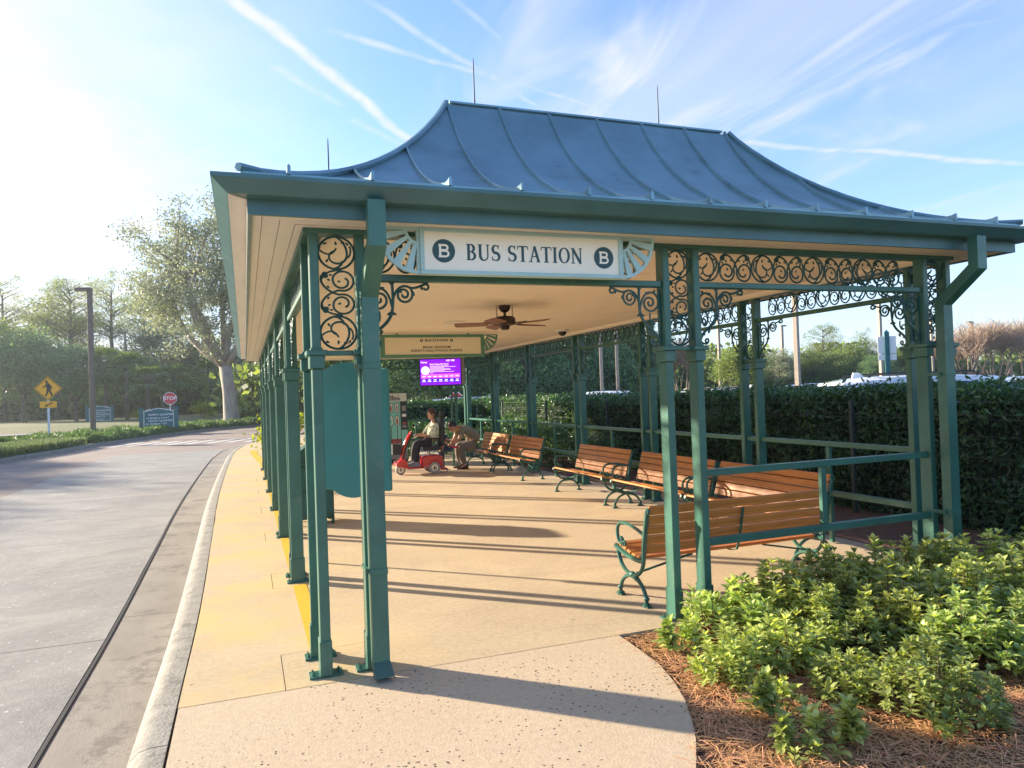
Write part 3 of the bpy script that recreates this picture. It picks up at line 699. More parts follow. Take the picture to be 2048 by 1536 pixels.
def seam(sd, t, mb, h=.034, wd=.011):
    Ln, f = side_map(sd); P = []
    dm = min(t, Ln-t, 1.66)
    if dm < .05: return mb
    ds = [-.012, .03]+[d for d, z in PROF if .06 < d < dm]+[dm]
    vs = []; 
    for d in ds:
        zc = rz_(max(d, 0)); hh = h+(.020 if d < 0 else .008 if d < .05 else 0)
        for o, z in ((-wd, -.004), (-wd*.8, hh*.8), (0, hh), (wd*.8, hh*.8), (wd, -.004)): vs.append((*f(t+o, d), zc+z))
    n = len(ds); fs = [(i*5+j, i*5+j+1, (i+1)*5+j+1, (i+1)*5+j) for i in range(n-1) for j in range(4)]+[(0, 1, 2, 3, 4), tuple((n-1)*5+j for j in (4, 3, 2, 1, 0))]
    return mb.add(vs, fs)
tx = [0]+[.252+.4645*k for k in range(13)]+[EX1-EX0]
tx = [t for t in tx if t <= EX1-EX0]; 
for a, b in zip(tx, tx[1:]): panel('f', a, b, MB(), .006).build('roof_panel', M['roof_metal'], roof, smooth=60)
for t in tx[1:-1]: seam('f', t, MB()).build('standing_seam', M['roof_metal'], roof, smooth=50)
for sd in 'lrb':
    Ln = side_map(sd)[0]; n = round(Ln/.4645); mb = MB(); ms = MB()
    for i in range(n): panel(sd, Ln*i/n, Ln*(i+1)/n, mb)
    for i in range(1, n): seam(sd, Ln*i/n, ms)
    p = mb.build('roof_side', M['roof_metal'], roof, smooth=60); ms.build('standing_seam', M['roof_metal'], roof, smooth=50)
for cx, cy, sx, sy in ((EX0, EY0, 1, 1), (EX1, EY0, -1, 1), (EX0, EY1, 1, -1), (EX1, EY1, -1, -1)):
    pts = [(cx+sx*(d-.012*(i == 0)), cy+sy*(d-.012*(i == 0)), z+.018) for i, (d, z) in enumerate(PROF)]
    MB().tube(pts, .026, 6, flat=.9).build('hip_cap', M['roof_metal'], roof, smooth=50)
rc = MB()
for sd in 'flrb': ring_side([(.406-1.655, 4.03), (.406-1.640, 4.03), (.406-1.700, 4.150), (.406-1.68, 4.156), (.406-1.68, 4.172), (.406-1.80, 4.180), (.406-1.80, 4.10)], sd, rc)
rc.box(EX0+1.7, EY0+1.7, 4.12, EX1-1.7, EY1-1.7, 4.165)
rc.build('ridge_cap', M['roof_metal'], roof)
for x, y, z0, z1 in ((1.94, 5.95, 4.16, 4.60), (3.77, 5.94, 4.16, 4.57), (.60, 5.2, 3.13, 3.52), (1.8, 18, 4.16, 4.58)):
    MB().tube([(x, y, z0), (x, y, z0+.1), (x, y, z1-.05), (x, y, z1)], [.009, .006, .005, .002], 6).build('lightning_rod', M['fence_post'], roof)
# ---- railings: front right bay, whole right side, back
def rail_x(y, a, b):
    for z0, z1 in ((1.012, 1.062), (.497, .553)): MB().bbox(a, y-.025, z0, b, y+.025, z1, .004).build('rail', GP, sh)
    c = (a+b)/2; MB().bbox(c-.025, y-.02, .555, c+.025, y+.02, 1.010, .003).build('rail_post', GP, sh)
def rail_y(x, a, b):
    for z0, z1 in ((1.012, 1.062), (.497, .553)): MB().bbox(x-.025, a, z0, x+.025, b, z1, .004).build('rail', GP, sh)
    c = (a+b)/2; MB().bbox(x-.02, c-.025, .012, x+.02, c+.025, .495, .003).build('rail_post', GP, sh); MB().bbox(x-.02, c-.025, .555, x+.02, c+.025, 1.010, .003).build('rail_post', GP, sh)
rail_x(YF, 3.196, 5.424); rail_x(YB, 3.196, 5.424)
for a, b in [(4.971, YK[0]-.031)]+[(YK[k]+.291, YK[k+1]-.031) for k in range(4)]+[(YK[4]+.291, 18.899)]: rail_y(XR, a, b)
for k in range(5):
    MB().bbox(XR-.025, YK[k]+.031, 1.012, XR+.025, YK[k]+.229, 1.062, .003).build('rail', GP, sh)
# ---- downspouts
def downspout(xc, kick):
    hw = .05; d = MB()
    M0 = MB()
    path = [(xc, 4.115, 2.80), (xc, 4.115, 2.56), (xc, 4.43, 2.31), (xc, 4.43, .10 if kick else .02)]
    vs = []
    for i, p in enumerate(path):
        dy = 0
        for sx, sy in ((-1, -1), (1, -1), (1, 1), (-1, 1)): vs.append((p[0]+sx*hw, p[1]+sy*.042, p[2]+(sy*.021 if i in (1, 2) else 0)))
    fs = [(i*4+j, i*4+(j+1) % 4, (i+1)*4+(j+1) % 4, (i+1)*4+j) for i in range(3) for j in range(4)]+[(0, 1, 2, 3), (15, 14, 13, 12)]
    o = d.add(vs, fs).build('downspout', GP, sh)
    for z in ((.62, 1.86) if kick else (1.70, .55)):
        b = MB().bbox(xc-hw-.004, 4.43-.046, z, xc+hw+.004, 4.43+.046, z+.035, .002); b.box(xc-hw-.022, 4.43, z+.004, xc-hw-.002, 4.60, z+.03); b.build('strap', GP, o)
    if kick:
        k = MB(); a = [(xc-hw, 4.388, .102), (xc+hw, 4.388, .102), (xc+hw, 4.472, .102), (xc-hw, 4.472, .102)]
        b2 = [(xc-hw-.004, 4.30, .03), (xc+hw+.01, 4.30, .035), (xc+hw+.006, 4.40, .006), (xc-hw, 4.40, .006)]
        k.add(a+b2, [(0, 1, 5, 4), (1, 2, 6, 5), (2, 3, 7, 6), (3, 0, 4, 7)]); k.build('spout', M['spout_metal'], o)
downspout(.727, True); downspout(5.50, False)
# conduit on the right side column
for dx, dy in ((.075, .05), (.075, .30)):
    MB().tube([(XR+dx, YK[0]+dy, 2.70), (XR+dx, YK[0]+dy, 1.35), (XR+dx-.01, YK[0]+dy-.02, 1.25), (XR+dx-.01, YK[0]+dy-.02, 1.06)], .012, 6).build('conduit', GP, sh, smooth=50)
MB().bbox(XR+.03, YK[0]+.24, .96, XR+.09, YK[0]+.34, 1.09, .005).build('junction_box', GP, sh)
# ================================================================== SIGNS AND FITTINGS
def strip(mb, pts, wd, y0, y1, mi=0):
    """flat ribbon through pts (x,z), widths per point, extruded in y"""
    n = len(pts); wd = wd if isinstance(wd, list) else [wd]*n; Lp, Rp = [], []
    for i in range(n):
        a = Vector(pts[max(i-1, 0)]); b = Vector(pts[min(i+1, n-1)]); t = (b-a).normalized(); q = Vector((-t.y, t.x))*(wd[i]/2); p = Vector(pts[i])
        Lp.append(p+q); Rp.append(p-q)
    vs = [(p.x, y, p.y) for y in (y0, y1) for p in Lp+Rp]; k = 2*n; fs = []
    for i in range(n-1):
        fs += [(i, i+1, n+i+1, n+i), (k+i, k+n+i, k+n+i+1, k+i+1), (i, k+i, k+i+1, i+1), (n+i, n+i+1, k+n+i+1, k+n+i)]
    fs += [(0, n, k+n, k), (n-1, k+n-1, k+2*n-1, 2*n-1)]
    mb.add(vs, fs, mi)
TH, TN = .165, .062
def glyph(ch):
    """list of (points, widths): roman capitals, cap height 1; returns strokes and advance"""
    st = []
    def line(a, b, w): st.append(([a, b], w))
    def serif(x, z, wl=.13, wr=.13): line((x-wl, z), (x+wr, z), .05)
    def arcs(cx, cz, rx, rz, a0, a1, wf, n=14):
        pts, ws = [], []
        for i in range(n+1):
            t = R(a0+(a1-a0)*i/n); pts.append((cx+rx*math.cos(t), cz+rz*math.sin(t))); ws.append(wf(math.cos(t), math.sin(t)))
        st.append((pts, ws))
    sw = lambda c, s: TN+(TH-TN)*abs(c)**1.3
    if ch == 'B':
        line((.17, .0), (.17, 1), TH); line((.02, .975), (.3, .975), .05); line((.02, .025), (.3, .025), .05)
        arcs(.28, .745, .25, .23, -90, 90, sw); arcs(.28, .275, .31, .25, -90, 90, sw); line((.17, .515), (.3, .515), TN); return st, .72
    if ch == 'U':
        line((.17, .32), (.17, 1), TH); line((.70, .32), (.70, 1), TN+.02); serif(.17, .975, .15, .15); serif(.70, .975, .12, .12)
        arcs(.435, .32, .265, .30, 180, 360, lambda c, s: TN+.015+(TH-TN)*max(0, -c)**1.2); return st, .86
    if ch == 'S':
        arcs(.33, .735, .21, .235, 35, 270, lambda c, s: TN+(TH-TN)*max(0, min(1, -c*.9+max(0, -s)*.8)))
        arcs(.33, .265, .235, .235, 90, -145, lambda c, s: TN+(TH-TN)*max(0, min(1, c*.9+max(0, s)*.8)))
        line((.515, .76), (.525, 1.0), .045); line((.095, .02), (.085, .28), .045); return st, .64
    if ch == 'T':
        line((.38, 0), (.38, .98), TH); line((.02, .965), (.74, .965), TN+.005); line((.03, .965), (.0, .78), .05); line((.73, .965), (.76, .78), .05); serif(.38, .025, .17, .17); return st, .76
    if ch == 'A':
        line((.12, .02), (.40, .99), TN+.015); line((.40, 1.02), (.70, .02), TH); line((.21, .36), (.58, .36), TN); serif(.10, .025, .11, .13); serif(.70, .025, .16, .12); return st, .82
    if ch == 'I':
        line((.19, 0), (.19, 1), TH); serif(.19, .975, .17, .17); serif(.19, .025, .17, .17); return st, .40
    if ch == 'O':
        arcs(.42, .5, .335, .475, 0, 360, lambda c, s: TN+(TH-TN)*abs(c)**1.4, 28); return st, .86
    if ch == 'N':
        line((.15, .02), (.15, .98), TN+.02); line((.72, .0), (.72, .98), TN+.02); line((.13, .98), (.73, .0), TH*1.02); serif(.13, .975, .11, .1); serif(.15, .025, .13, .13); serif(.72, .975, .13, .13); return st, .88
    return [], .38
def lettering(word, xc, zc, h, y, depth, ma, name, parent, squeeze=1.0, gap=.07, width=None):
    tot = sum(glyph(c)[1]+gap for c in word)-gap; k = h*squeeze if width is None else width/tot; x = xc-tot*k/2; j = 0
    for c in word:
        st, adv = glyph(c)
        if st:
            mb = MB()
            for pts, ws in st:
                e = depth+.00012*(j % 7); j += 1
                strip(mb, [(x+p[0]*k, zc-h/2+p[1]*h) for p in pts], [w_*h for w_ in ws] if isinstance(ws, list) else ws*h, y-e, y)
            mb.build('letter', ma, parent)
        x += (adv+gap)*k
def badge(xc, zc, r, y, parent, dark, light):
    o = MB().lathe([(r, 0), (r, .002)], n=40, M=Matrix.Translation((xc, y, zc)) @ Matrix.Rotation(R(90), 4, 'X')).build('badge', dark, parent)
    mb = MB(); h = r*1.15; x0, z0 = xc-h*.40, zc-h/2; j = 0
    S = [([(.12, .0), (.12, 1)], .17), ([(.0, .92), (.48, .92)]+[(.48+.21*math.sin(R(t)), .735+.185*math.cos(R(t))) for t in range(20, 181, 20)]+[(.12, .55)], .15), ([(.12, .50), (.52, .50)]+[(.52+.23*math.sin(R(t)), .29+.21*math.cos(R(t))) for t in range(20, 181, 20)]+[(.0, .08)], .15)]
    for pts, ws in S: strip(mb, [(x0+p[0]*h, z0+p[1]*h) for p in pts], ws*h, y-.0040-.00015*j, y-.0021); j += 1
    mb.build('letter', light, o)
dg = None
def text(body, size, loc, rot, ma, name, parent, align='CENTER', sx=1., ext=.0006):
    cu = bpy.data.curves.new('t', 'FONT'); cu.body = body; cu.size = size; cu.align_x = align; cu.align_y = 'CENTER'; cu.extrude = ext; cu.offset = size*.018; cu.resolution_u = 3
    o = bpy.data.objects.new('t', cu); COL.objects.link(o)
    me = bpy.data.meshes.new_from_object(o.evaluated_get(bpy.context.evaluated_depsgraph_get())); bpy.data.objects.remove(o)
    me.materials.clear(); me.materials.append(ma)
    return link(name, me, parent, loc, rot, (sx, 1, 1))
def fan_ornament(mb, x, z0, z1, sgn, y0, y1):
    """quarter sunburst: pivot at the top inner corner"""
    r = .255; zt = z1-.012
    strip(mb, [(x+sgn*r*math.cos(R(t)), zt-r*math.sin(R(t))*1.06) for t in range(0, 91, 6)], .022, y0, y1)
    strip(mb, [(x+sgn*.085*math.cos(R(t)), zt-.085*math.sin(R(t))*1.06) for t in range(0, 91, 9)], .018, y0, y1)
    for t in (12, 33, 54, 74): strip(mb, [(x+sgn*q*math.cos(R(t)), zt-q*math.sin(R(t))*1.06) for q in (.082, .250)], [.020, .050], y0+.001, y1-.001)
    strip(mb, [(x, zt), (x+sgn*(r+.01), zt)], .020, y0-.001, y1+.001); strip(mb, [(x+sgn*.009, z1-.004), (x+sgn*.009, z0)], .018, y0-.0005, y1+.0005)
def hanging_sign(name, label, xc, y, z0, z1, wd, frame, panel_m, fr=.026):
    s = thing(name, label, 'sign', (xc, y, z0)); h = z1-z0; hw = wd/2
    MB().bbox(-hw+fr-.004, -.020, fr-.004, hw-fr+.004, .020, h-fr+.004, .001).build('sign_panel', panel_m, s)
    f = MB()
    for a, b, c, d in ((-hw, 0, hw, fr), (-hw, h-fr, hw, h)): f.bbox(a, -.034, b, c, .034, d, .003)
    for a, b in ((-hw, -hw+fr), (hw-fr, hw)): f.bbox(a, -.0335, fr, b, .0335, h-fr, .003)
    f.build('sign_frame', frame, s)
    for sg in (-1, 1):
        mb = MB(); fan_ornament(mb, sg*hw, 0, h, sg, -.012, .012); mb.build('fan_ornament', frame, s)
    hb = MB()
    for x in (-hw*.7, hw*.7): hb.box(x-.012, -.012, h, x+.012, .012, h+.03)
    hb.build('hanger', frame, s); return s
hs = hanging_sign('hanging_sign', 'cream BUS STATION sign in pale teal frame on the front of the shelter', 1.76, 4.44, 2.443, 2.738, 1.42, M['frame_teal'], M['cream_panel'])
zc = .146
badge(-.557, zc+.004, .074, -.0205, hs, M['letter_green'], M['cream_panel']); badge(.570, zc-.004, .074, -.0205, hs, M['letter_green'], M['cream_panel'])
lettering('BUS STATION', .0, zc+.002, .104, -.0203, .0018, M['letter_green'], 'letter', hs, width=.82)
h2 = hanging_sign('hanging_sign', 'cream destination sign in green frame hanging inside the shelter above the screen', 3.02, 11.95, 2.335, 2.722, 1.76, M['frame_green'], M['cream_panel_dim'], .05)
for k, (t, sz, z) in enumerate((('BUS STATION', .062, .285), ('MAGIC KINGDOM', .056, .170), ("DISNEY'S HOLLYWOOD STUDIOS", .056, .112))):
    text(t, sz, (.05, -.0215, z), (R(90), 0, 0), M['letter_black'], 'lettering', h2, sx=1.05)
for x in (-.21, .31):
    MB().lathe([(.026, 0), (.026, .0015)], n=20, M=Matrix.Translation((x, -.0205, .285)) @ Matrix.Rotation(R(90), 4, 'X')).build('badge', M['letter_black'], h2)
    text('B', .036, (x, -.0232, .285), (R(90), 0, 0), M['cream_panel_dim'], 'lettering', h2)
# ---- ceiling fan, recessed light, camera dome
fn = thing('ceiling_fan', 'dark bronze ceiling fan with wooden blades under the shelter ceiling', 'fan', (2.98, 8.25, 2.745))
MB().lathe([(.070, -.001), (.072, -.03), (.05, -.07), (.03, -.08), (.016, -.085), (.016, -.13), (.03, -.135)], n=18).build('downrod', M['fan_bronze'], fn, smooth=40)
MB().lathe([(.03, -.125), (.10, -.135), (.128, -.155), (.13, -.215), (.112, -.235), (.06, -.245), (.05, -.285), (.035, -.295), (.0, -.297)], n=24).build('motor', M['fan_bronze'], fn, smooth=40)
for sx in (-.10, .10):
    mb = MB(); 
    for i in range(6): mb.tube([(sx+(.008 if i % 2 else 0)*math.cos(t*math.pi/4), (0 if i % 2 else .008)*math.cos(t*math.pi/4), -.02-i*.022+.013*math.sin(t*math.pi/4)) for t in range(9)], .0028, 4, caps=False)
    mb.build('chain', M['fan_bronze'], fn)
for k in range(5):
    a = R(72*k+12); Mx = Matrix.Rotation(a, 4, 'Z') @ Matrix.Rotation(R(12), 4, 'X')
    b = MB().prism([(.20, -.055), (.30, -.068), (.56, -.074), (.60, -.06), (.61, 0), (.60, .06), (.56, .074), (.30, .068), (.20, .055)], -.232, -.224, 'z', M=Mx).build('blade', M['fan_blade'], fn)
    MB().prism([(.09, -.02), (.20, -.03), (.27, -.045), (.27, .045), (.20, .03), (.09, .02)], -.222, -.214, 'z', M=Mx).build('blade_iron', M['fan_bronze'], fn)
def downlight(x, y, label):
    o = thing('ceiling_light', label, 'light', (x, y, 2.744), 0, 'recessed lights in the shelter ceiling')
    MB().lathe([(.16, 0), (.165, -.012), (.13, -.016), (.128, -.001)], n=28).build('trim', M['lamp_disc'], o, smooth=40); MB().lathe([(.126, -.004), (.126, -.008)], n=24).build('lens', M['lamp_disc'], o)
downlight(2.9, 10.14, 'round white ceiling light left of the fan'); downlight(3.75, 10.5, 'round white ceiling light between the fan and the camera dome')
dc = thing('dome_camera', 'black dome security camera on the shelter ceiling near the right columns', 'camera', (5.17, 11.42, 2.744))
MB().lathe([(.11, 0), (.115, -.02), (.085, -.032), (.085, -.001)], n=24).build('camera_base', M['lamp_disc'], dc, smooth=40)
MB().lathe([(.075, -.025)]+[(.075*math.cos(R(t)), -.03-.075*math.sin(R(t))) for t in range(0, 90, 12)], n=20).build('dome', M['dome_black'], dc, smooth='all')
# ---- teal notice board on two legs beside the first columns
nb = thing('notice_board', 'teal arched notice board seen from behind at the left columns', 'board', (1.05, 7.42, 0), R(-43))
MB().bbox(-.39, -.030, .76, .39, .030, 1.975, .012).build('case', M['teal_board'], nb)
o = [(-.30+.54*i/14, .80-.11*math.sin(math.pi*i/14)**.7) for i in range(15)]+[(.24-.63*i/14, 1.94+.11*math.sin(math.pi*i/14)**.7) for i in range(15)]+[(-.39, .90), (-.36, .84)]
MB().prism(o, -.062, -.031).build('arched_panel', M['teal_board'], nb)
mbk2 = MB()
for z in (1.0, 1.7): mbk2.box(-.52, -.012, z, -.39, .012, z+.05)
mbk2.build('mounting_bracket', M['board_edge'], nb)
mbk3 = MB().bbox(-.56, -.02, .0, -.52, .02, 1.8, .003); mbk3.build('leg', M['board_edge'], nb)
# ---- litter bin
lb = thing('litter_bin', 'square dark green litter bin behind the left columns of the shelter', 'bin', (.86, 10.35, 0))
MB().bbox(-.24, -.24, .08, .24, .24, .80, .015).build('bin_body', M['bin_green'], lb)
hd = MB().bbox(-.26, -.26, .80, .26, .26, .86, .012); hd.build('bin_lid', M['bin_green'], lb)
dm = MB(); 
for i in range(8): pass
dm.prism([(-.24, .86)]+[(.24*math.cos(R(180-t)), .86+.22*math.sin(R(t))) for t in range(0, 181, 15)]+[(.24, .86)], -.22, .22).build('bin_hood', M['bin_green'], lb)
for x in (-.22, .22):
    for y in (-.22, .22): MB().bbox(x-.02, y-.02, .001, x+.02, y+.02, .12, .003).build('leg', M['bin_green'], lb)
for sx in (-1, 1):
    for k in range(2): MB().bbox(sx*.12-.09, -.247, .16+k*.32, sx*.12+.09, -.239, .44+k*.32, .003).build('panel', M['board_edge'], lb)
# ---- information screen on a pole
tv = thing('information_screen', 'purple bus information screen on a green twin-tube pole', 'screen', (4.38, 16.75, 0), R(-16))
pol = MB(); pol.bbox(.22, .10, 0, .27, .15, 2.5, .004); pol.bbox(.31, .10, 0, .36, .15, 2.5, .004); pol.bbox(.18, .07, .0, .40, .18, .02, .002); pol.build('pole', M['green_paint'], tv)
MB().bbox(-.50, .0, 1.915, .50, .07, 2.575, .006).build('casing', M['black_plastic'], tv)
MB().bbox(.50, .0, 1.94, .57, .10, 2.55, .004).build('side_mount', M['vend_grey'], tv)
scn = MB().box(-.475, -.003, 1.945, .475, .0, 2.55).build('display', M['tv_purple'], tv)
def scr(x0, z0, x1, z1, ma, n='display_block', lift=.0045): MB().box(-.475+.95*x0, -lift, 1.945+.605*z0, -.475+.95*x1, -.0032, 1.945+.605*z1).build(n, M[ma], scn)
for i in range(7):
    scr(.02+i*.138, .27, .148+i*.138, .42, 'tv_pink'); scr(.02+i*.138, .10, .150+i*.138, .255, 'tv_blue')
    scr(.045+i*.138, .32, .125+i*.138, .345, 'tv_white', lift=.0052); scr(.04+i*.138, .13, .130+i*.138, .155, 'tv_white', lift=.0052)
    scr(.05+i*.138, .185, .12+i*.138, .215, 'tv_white', lift=.0052)
MB().lathe([(.10, 0), (.10, .0016)], n=28, M=Matrix.Translation((-.355, -.0032, 2.29)) @ Matrix.Rotation(R(90), 4, 'X')).build('display_disc', M['tv_white'], scn)
for k, (a, b) in enumerate(((.24, .70), (.24, .88), (.24, .60), (.24, .74), (.24, .76), (.24, .60), (.24, .84), (.24, .32))): scr(a, .735-k*.038, b, .747-k*.038, 'tv_white')
text('Early Theme Park Entry', .046, (-.245, -.004, 2.435), (R(90), 0, 0), M['tv_white'], 'lettering', scn, 'LEFT')
text('4:01 PM', .060, (.14, -.004, 2.515), (R(90), 0, 0), M['tv_white'], 'lettering', scn, 'LEFT')
text('Disney', .055, (-.46, -.004, 2.485), (R(90), 0, 0), M['tv_white'], 'lettering', scn, 'LEFT')
# ---- vending machine
vd = thing('vending_machine', 'mint drinks vending machine with bottle pictures at the back of the shelter', 'vending machine', (3.40, 18.45, 0))
MB().bbox(-.52, 0, .08, .52, .60, 1.80, .01).build('cabinet', M['vend_dark'], vd); MB().box(-.50, .05, 0, .50, .55, .08).build('base', M['black_plastic'], vd)
MB().bbox(-.50, -.012, .62, .33, .0, 1.572, .003).build('front_panel', M['vend_mint'], vd)
hp = MB().bbox(-.50, -.012, 1.576, .50, .0, 1.785, .003).build('header_panel', M['vend_pale'], vd)
MB().prism([(-.42, 1.60), (-.42, 1.66), (-.10, 1.68), (.08, 1.74), (.26, 1.68), (.34, 1.66), (.34, 1.60)], -.0145, -.0125).build('header_picture', M['vend_grey'], hp)
for i in range(6): MB().box(-.42+i*.14, -.0165, 1.62, -.408+i*.14, -.0148, 1.76).build('header_finial', M['vend_dark'], hp)
MB().bbox(-.50, -.012, .30, .33, .0, .615, .003).build('lower_panel', M['vend_red'], vd); MB().bbox(-.50, -.012, .10, .50, .0, .295, .003).build('kick_panel', M['vend_grey'], vd)
for i in range(5):
    for j in range(2):
        x, z = .24-i*.156, 1.415-j*.325
        ov = [(x+.058*math.cos(R(t)), z+(.075 if t <= 180 else -.075)+.058*math.sin(R(t))) for t in list(range(0, 181, 20))+list(range(180, 361, 20))]
        f = MB().prism(ov, -.018, -.0125).build('oval_frame', M['vend_dark'], vd)
        MB().prism([(x+(p[0]-x)*.8, z+(p[1]-z)*.88) for p in ov], -.0195, -.0182).build('oval_panel', M['vend_pale'], f)
        bt = MB().prism([(x-.022, z-.09), (x+.022, z-.09), (x+.024, z+.02), (x+.010, z+.05), (x+.010, z+.085), (x-.010, z+.085), (x-.010, z+.05), (x-.024, z+.02)], -.0215, -.0197)
        bt.build('bottle_picture', M[('vend_grey', 'vend_red', 'vend_mint')[(i+j) % 3]], f)
    MB().box(x-.008, -.017, .40, x+.008, -.0125, .94).build('lamp_post_picture', M['vend_dark'], vd)
cp = MB().bbox(.345, -.014, .85, .50, .0, 1.52, .003).build('coin_panel', M['vend_dark'], vd)
for z0, z1, ma in ((1.33, 1.46, 'vend_grey'), (1.18, 1.25, 'sign_white'), (1.06, 1.15, 'black_plastic'), (.98, 1.04, 'vend_red'), (.90, .96, 'vend_grey')): MB().bbox(.37, -.02, z0, .475, -.0145, z1, .002).build('coin_slot', M[ma], cp)
MB().bbox(.345, -.013, .30, .50, .0, .845, .003).build('side_panel', M['vend_mint'], vd)
# ---- benches (x along the bench, y forward, z up; origin at the middle)
def sweep3(mb, pts, r, x=0, n=6, flat=1.): mb.tube([(x, p[0], p[1]) for p in pts], r, n, up=(1, 0, 0), flat=flat)
def bench_end():
    mb = MB(); r = .017
    sweep3(mb, [(.205, .045)]+bez((.205, .045), (.19, .12), (.12, .19), (.0, .195), 9)[1:]+bez((.0, .195), (-.12, .19), (-.19, .12), (-.205, .045), 9)[1:], [.015]+[.016]*8+[.021]*3+[.016]*8)
    sweep3(mb, bez((.02, .205), (.16, .21), (.20, .28), (.235, .385), 9), .016)
    sweep3(mb, bez((-.02, .205), (-.11, .21), (-.17, .27), (-.185, .36), 9)+bez((-.185, .36), (-.19, .47), (-.225, .60), (-.262, .735), 9)[1:], [.016]*10+[.020]*9)
    sweep3(mb, arc(-.268, .742, .016, -30, 250, 8), .012)
    sweep3(mb, [(.262, .392)]+bez((.262, .392), (.16, .355), (-.05, .315), (-.18, .345), 10)[1:], [.022]+[.020]*10)
    sweep3(mb, bez((-.215, .545), (-.10, .585), (.02, .60), (.12, .600), 9)+bez((.12, .600), (.235, .600), (.25, .50), (.205, .44), 8)[1:]+arc(.170, .455, .034, -30, -300, 10, r1=.014)[1:], .0145)
    sweep3(mb, arc(.115, .43, .026, -60, 250, 10, r1=.012), .010)
    sweep3(mb, bez((-.20, .48), (-.17, .44), (-.19, .40), (-.15, .38), 6), .011)
    mb.ball((0, 0, .205), (.026, .04, .026), 10, 6)
    for y in (.205, -.205):
        mb.lathe([(.012, .078), (.022, .07), (.024, .055), (.015, .045), (.016, .03), (.032, .022), (.034, .004), (.03, .001)], (0, y, 0), 10)
        mb.bbox(-.022, y-.045, .001, .022, y+.045, .012, .002)
    return mb.mesh('end_frame', M['bench_iron'], smooth=50)
BE = bench_end(); BL = 1.76
def slat_mesh(wd, th):
    return MB().bbox(-BL/2+.012, -wd/2, -th/2, BL/2-.012, wd/2, th/2, .006).mesh('slat', M['wood'])
S1, S2 = slat_mesh(.060, .026), slat_mesh(.0735, .022)
strapm = MB(); strapm.tube([(0, .23, .385), (0, .10, .345), (0, -.08, .325), (0, -.165, .345), (0, -.20, .42), (0, -.268, .70)], .014, 4, flat=.45); STP = strapm.mesh('strap', M['bench_iron'])
DGM = [MB().tube([(q*(-BL/2+.02), -.03, .22), (q*-.35, -.05, .325)], .010, 4).mesh('brace', M['bench_iron']) for q in (1, -1)]
def make_bench():
    b = thing('park_bench', 'bench', 'bench', group='wooden benches in the shelter')
    for x in (-BL/2, BL/2): link('end_frame', BE, b, (x, 0, 0))
    for y, z, t in ((.222, .405, -10), (.148, .388, -14), (.074, .370, -14), (.0, .356, -8), (-.074, .352, 2)): link('seat_slat', S1, b, (0, y, z), (R(-t), 0, 0))
    for i in range(5): 
        y, z = -.160-.0235*i, .43+.0785*i; link('back_slat', S2, b, (0, y, z), (R(107-90+180+90), 0, 0))
    link('strap', STP, b); link('brace', DGM[0], b); link('brace', DGM[1], b); return b
b0 = make_bench()
BN = [((3.74, 5.13, 0), 0, 'wooden bench with its back to the camera behind the front railing'),
      ((5.10, 6.48, 0), R(90), 'wooden bench against the right railing in the near corner of the shelter'),
      ((5.10, 8.33, 0), R(90), 'wooden bench against the right railing, second from the near corner'),
      ((5.10, 10.38, 0), R(90), 'wooden bench against the right railing, third from the near corner'),
      ((5.16, 13.9, 0), R(90), 'wooden bench against the right railing, nearer the camera than the seated man'),
      ((5.16, 15.82, 0), R(90), 'wooden bench the man in the olive shirt sits on')]
for i, (lc, rz, lab) in enumerate(BN):
    b = b0 if i == 0 else copy_tree(b0)
    b.location = lc; b.rotation_euler = (0, 0, rz); b['label'] = lab
# ================================================================== SCOOTER AND PEOPLE
def skin(nodes, edges, root, sub=1):
    """joint graph -> one smooth surface: (verts, faces)"""
    names = list(nodes); me = bpy.data.meshes.new('sk'); me.from_pydata([nodes[n][0] for n in names], [(names.index(a), names.index(b)) for a, b in edges], [])
    o = bpy.data.objects.new('sk', me); COL.objects.link(o)
    md = o.modifiers.new('s', 'SKIN'); md.use_smooth_shade = True; md.branch_smoothing = .4
    for i, n in enumerate(names):
        r_ = nodes[n][1]; d = me.skin_vertices[0].data[i]; d.radius = r_ if isinstance(r_, tuple) else (r_, r_); d.use_root = (n == root)
    s2 = o.modifiers.new('d', 'SUBSURF'); s2.levels = sub; s2.render_levels = sub
    ev = bpy.data.meshes.new_from_object(o.evaluated_get(bpy.context.evaluated_depsgraph_get()))
    V = [tuple(v.co) for v in ev.vertices]; F = [tuple(p.vertices) for p in ev.polygons]
    bpy.data.objects.remove(o); bpy.data.meshes.remove(me); bpy.data.meshes.remove(ev); return V, F
def hand(mb, wrist, d, up, s=1., curl=.6):
    """palm and five bent fingers; d = pointing direction, up = back of the hand"""
    d = Vector(d).normalized(); up = Vector(up); up = (up-d*up.dot(d)).normalized(); sd = d.cross(up); w0 = Vector(wrist)
    mb.tube([w0-d*.01, w0+d*.03*s, w0+d*.075*s, w0+d*.09*s], [.022*s, .034*s, .038*s, .03*s], 8, flat=.5, up=tuple(up))
    for k, (o, l) in enumerate(((-.026, .065), (-.009, .076), (.009, .072), (.025, .056))):
        b = w0+d*.075*s+sd*o*s; m1 = b+(d*.8-up*curl*.4)*l*.5*s; e = m1+(d*.5-up*curl)*l*.5*s
        mb.tube([b, m1, e], [.0095*s, .0085*s, .006*s], 6)
    b = w0+d*.02*s-sd*.028*s; mb.tube([b, b+(d*.6-sd*.8)*.035*s, b+(d*1.0-sd*.75-up*curl*.4)*.06*s], [.012*s, .0105*s, .008*s], 6)
